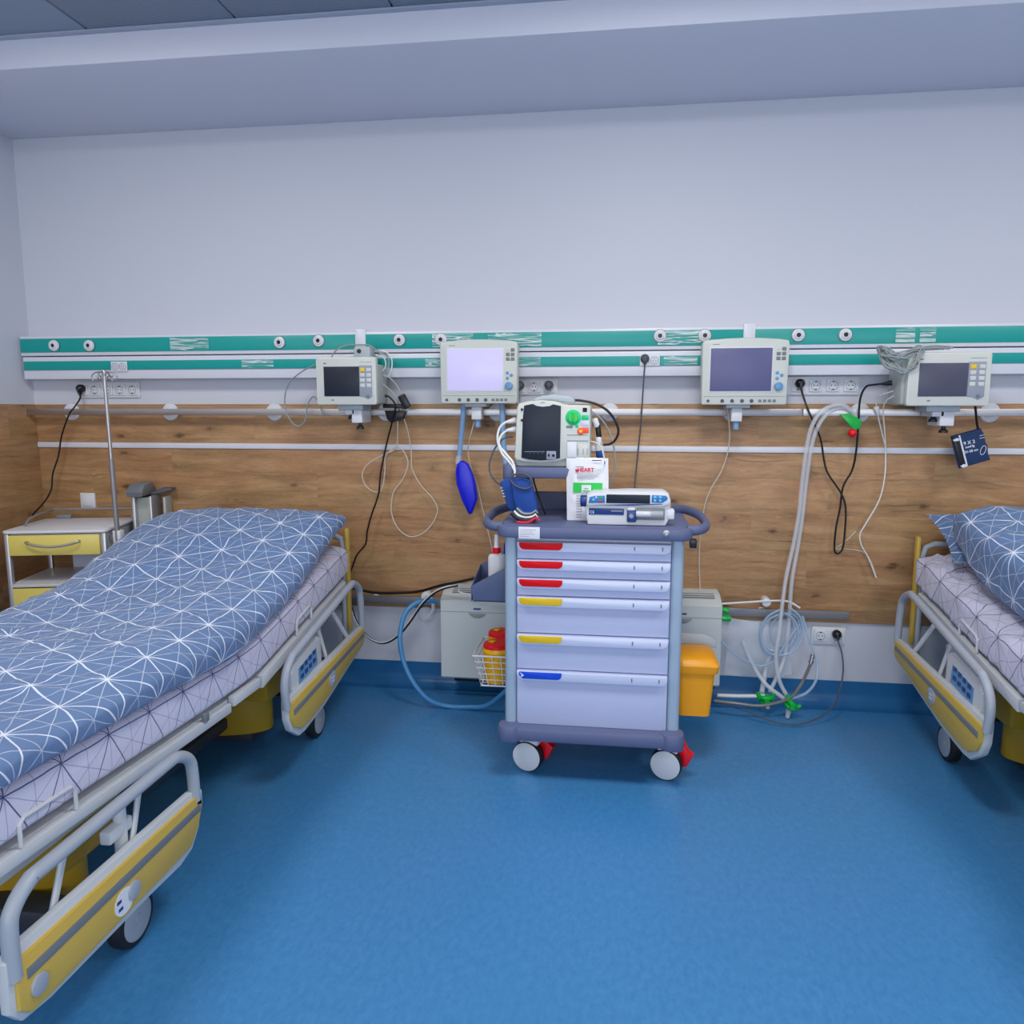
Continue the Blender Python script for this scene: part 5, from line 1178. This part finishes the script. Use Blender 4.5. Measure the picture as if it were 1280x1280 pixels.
# clear tubes: from the rail to the floor
ct = thing('clear_tubing', P(1045, 508, 3.59), 'bundle of clear breathing tubes hooked over the rail and falling to the floor', 'tubing')
for k_, pts in enumerate(([(1068, 517, 3.60), (1055, 507, 3.59), (1042, 507, 3.585), (1027, 514, 3.58), (1016, 530, 3.585), (1009, 555, 3.60), (1003, 600, 3.62), (999, 640, 3.63), (992, 680, 3.63), (983, 720, 3.62), (978, 755, 3.60), (974, 790, 3.58), (970, 820, 3.57), (974, 850, 3.56), (985, 872, 3.54)],
                          [(1070, 520, 3.605), (1058, 511, 3.60), (1045, 511, 3.60), (1032, 519, 3.595), (1021, 536, 3.60), (1014, 560, 3.61), (1008, 600, 3.63), (1003, 645, 3.64), (997, 685, 3.64), (990, 725, 3.63), (987, 765, 3.62), (984, 800, 3.61), (978, 830, 3.60), (962, 865, 3.56)])):
    M().tube([P(*p) for p in pts], .0095, 0, 12).build('tube', 'clear_tube', ct)
cable('clear_loop', [(900, 755, 3.60), (930, 753, 3.62), (965, 751, 3.635), (985, 752, 3.63), (1000, 760, 3.62)], .005, 'cable_white', 'white tube running level from the right wall unit to the mount above the coils', 'tubing')
coilc = [(978, 762, 3.60), (960, 772, 3.60), (951, 790, 3.60), (956, 812, 3.60), (972, 820, 3.60), (992, 815, 3.60), (1004, 795, 3.60), (1000, 772, 3.60), (986, 760, 3.60)]
ctc = thing('coiled_tubing', P(975, 760, 3.62), 'coil of bluish clear tube hanging from the low rail, right of the trolley', 'tubing')
random.seed(9)
for i in range(4):
    ox, oy = random.uniform(-5, 5), random.uniform(-4, 4); s2 = 1-.1*i
    M().tube([P(978+(px-978)*s2+ox, 790+(py-790)*s2+oy, y_+.006*i) for px, py, y_ in coilc], .0055, 0, 10).build('coil_turn', 'clear_blue_tube', ctc)
M().tube([P(*p) for p in ((1003, 770, 3.61), (1012, 800, 3.60), (1021, 825, 3.60), (1020, 850, 3.58), (1008, 866, 3.56), (990, 873, 3.54))], .0065, 0, 10).build('tube_tail', 'clear_blue_tube', ctc)
M().tube([P(*p) for p in ((1000, 780, 3.61), (985, 800, 3.60), (968, 825, 3.60), (950, 832, 3.60), (925, 822, 3.58), (908, 808, 3.56), (898, 795, 3.55))], .005, 0, 10).build('tube_tail', 'clear_blue_tube', ctc)
c = P(958, 753, 3.64); M().cyl((c.x, 3.70, c.z), (c.x, 3.635, c.z), .022, 0, 18, bev=.005).build('hook', 'white_plastic', ctc)
t = thing('drain_bag', P(930, 800, 3.62), 'limp clear plastic bag hanging beside the right wall unit', 'plastic bag')
rows = []
for i in range(13):
    v = i/12; rows.append([P(912+72*u+6*v*(u-.5)*2, 772+70*v+5*math.sin(u*3), 3.63-.02*math.sin(PI*u)*math.sin(PI*v)+.006*noise.noise(Vector((u*4, v*4, 1)))) for u in [j/14 for j in range(15)]])
M().grid(rows+[[p+Vector((0, .006, 0)) for p in r] for r in rows[::-1]]).build('bag_film', 'clear_bag', t, 80)
# green valves on the floor
def valve(px, py, y, lab, ang):
    c = P(px, py, y); c.z = max(c.z, .034)
    t = thing('tube_valve', Vector((c.x, c.y, 0)), lab, 'valve', 'green tube valves on the floor')
    Q = tr(c.x, c.y, c.z) @ roty(ang)
    m = M(); m.lathe([(0, -.02), (.024, -.02), (.031, -.013), (.031, -.006), (.020, -.003), (.020, .003), (.031, .006), (.031, .013), (.024, .02), (0, .02)], Q, 0, 20); m.build('valve_body', 'green_plastic', t)
    m = M(); m.cyl((-.028, 0, 0), (-.036, 0, .03), .010, 0, 12, R=Q); m.cyl((.028, 0, 0), (.036, 0, .03), .010, 0, 12, R=Q)
    m.cyl((0, -.01, 0), (0, -.04, 0), .012, 0, 12, R=Q); m.build('valve_spout', 'green_plastic', t); return t, c, Q
v1, c1_, Q1 = valve(957, 874, 3.54, 'green plastic tube valve lying nearer the trolley on the blue floor', 0)
v2, c2v, Q2 = valve(988, 881, 3.50, 'green plastic tube valve with a clear spout lying farther right on the floor', math.radians(40))
M().cyl(Q2 @ Vector((.01, 0, -.02)), Q2 @ Vector((.028, -.01, -.055)), .014, 0, 16, r2=.009).build('clear_spout', 'clear_tube', v2)
M().cyl(Q1 @ Vector((0, -.01, -.018)), Q1 @ Vector((.002, -.05, -.020)), .009, 0, 12).build('clear_spout', 'clear_tube', v1)
cable('clear_hose', [(952, 866, 3.55), (955, 850, 3.60), (958, 832, 3.62), (963, 818, 3.62)], .012, 'clear_tube', 'short clear tube rising from the nearer green valve', 'tubing', seg=12)
cable('clear_hose', [(928, 800, 3.60), (935, 818, 3.60), (945, 838, 3.59), (958, 856, 3.56), (973, 868, 3.54), (984, 876, 3.52)], .010, 'clear_tube', 'clear tube slanting down to the farther green valve', 'tubing', seg=12)
cable('floor_hose', [(896, 869, 3.55), (920, 870, 3.56), (940, 870, 3.55), (956, 870, 3.54)], .009, 'cable_white', 'white hose lying along the foot of the wall behind the amber bin', 'hose')
cable('floor_hose', [(893, 876, 3.48), (920, 879, 3.46), (945, 882, 3.46), (965, 880, 3.47), (988, 872, 3.50), (1000, 858, 3.54), (1008, 842, 3.56), (1014, 828, 3.57)], .0075, 'metal_hose', 'grey metal-sheathed hose curving up from the floor to a steel tip', 'hose')
a = P(1013, 831, 3.57); b = P(1016, 817, 3.575)
m = M(); d_ = b-a
for i, r in enumerate((.009, .012, .009, .011, .008)): m.cyl(a+d_*(i/5), a+d_*((i+1)/5), r, 0, 12, bev=.001)
tag(m.build('hose_tip', 'steel'), 'knurled steel tip at the raised end of the metal-sheathed hose', 'fitting')
cable('power_cord', [(1046, 794.5, 3.665), (1048, 803, 3.63), (1052, 815, 3.62), (1054, 835, 3.60), (1051, 858, 3.57), (1043, 880, 3.50), (1025, 896, 3.44), (1000, 905, 3.40), (975, 904, 3.40), (950, 896, 3.43), (930, 888, 3.46), (905, 880, 3.50), (890, 876, 3.52)], .0038, 'cable_dark',
      'grey cord from the low double socket sweeping over the floor to the trolley', 'cord', [('wall', 0, 'black_plastic')])
# red knob and green handle hanging below the right rail
t = thing('gas_outlet_tag', P(1066, 535, 3.59), 'green strap with a red ball hanging from the rail near the clear tubes', 'valve handle')
m = M(); m.prism([Pz(1050, 518, 3.59), Pz(1062, 517, 3.59), Pz(1078, 526, 3.59), Pz(1074, 536, 3.59), Pz(1068, 538, 3.59)], 'y', 3.59, 3.60, .002); m.build('green_strap', 'green_plastic', t)
c = P(1065.5, 541.5, 3.58); M().ball(c, .020, 0, (1, 1, 1), 18).build('red_ball', 'red_plastic', t)
# dark plug in the half-hidden strip behind the lilac-screened monitor
for px, py, lb, mt_ in ((686, 483, 'dark grey plug with a short grey cord in the strip above the defibrillator', 'cable_dark'), (650, 483.5, 'dark plug in the strip right at the edge of the lilac-screened monitor', 'cable_dark')):
    cable('short_cord', [(px, py, 3.665), (px+.3, py+6, 3.64), (px, py+14, 3.63), (px-.5, py+24, 3.62), (px-3, py+40, 3.60)], .003, 'cable_grey', lb, 'plug', [('wall', 0, mt_)])
bpy.context.scene.view_settings.view_transform = 'Standard'
bpy.context.scene.view_settings.look = 'None'
bpy.context.scene.view_settings.exposure = .08
bpy.context.scene.view_settings.gamma = 1
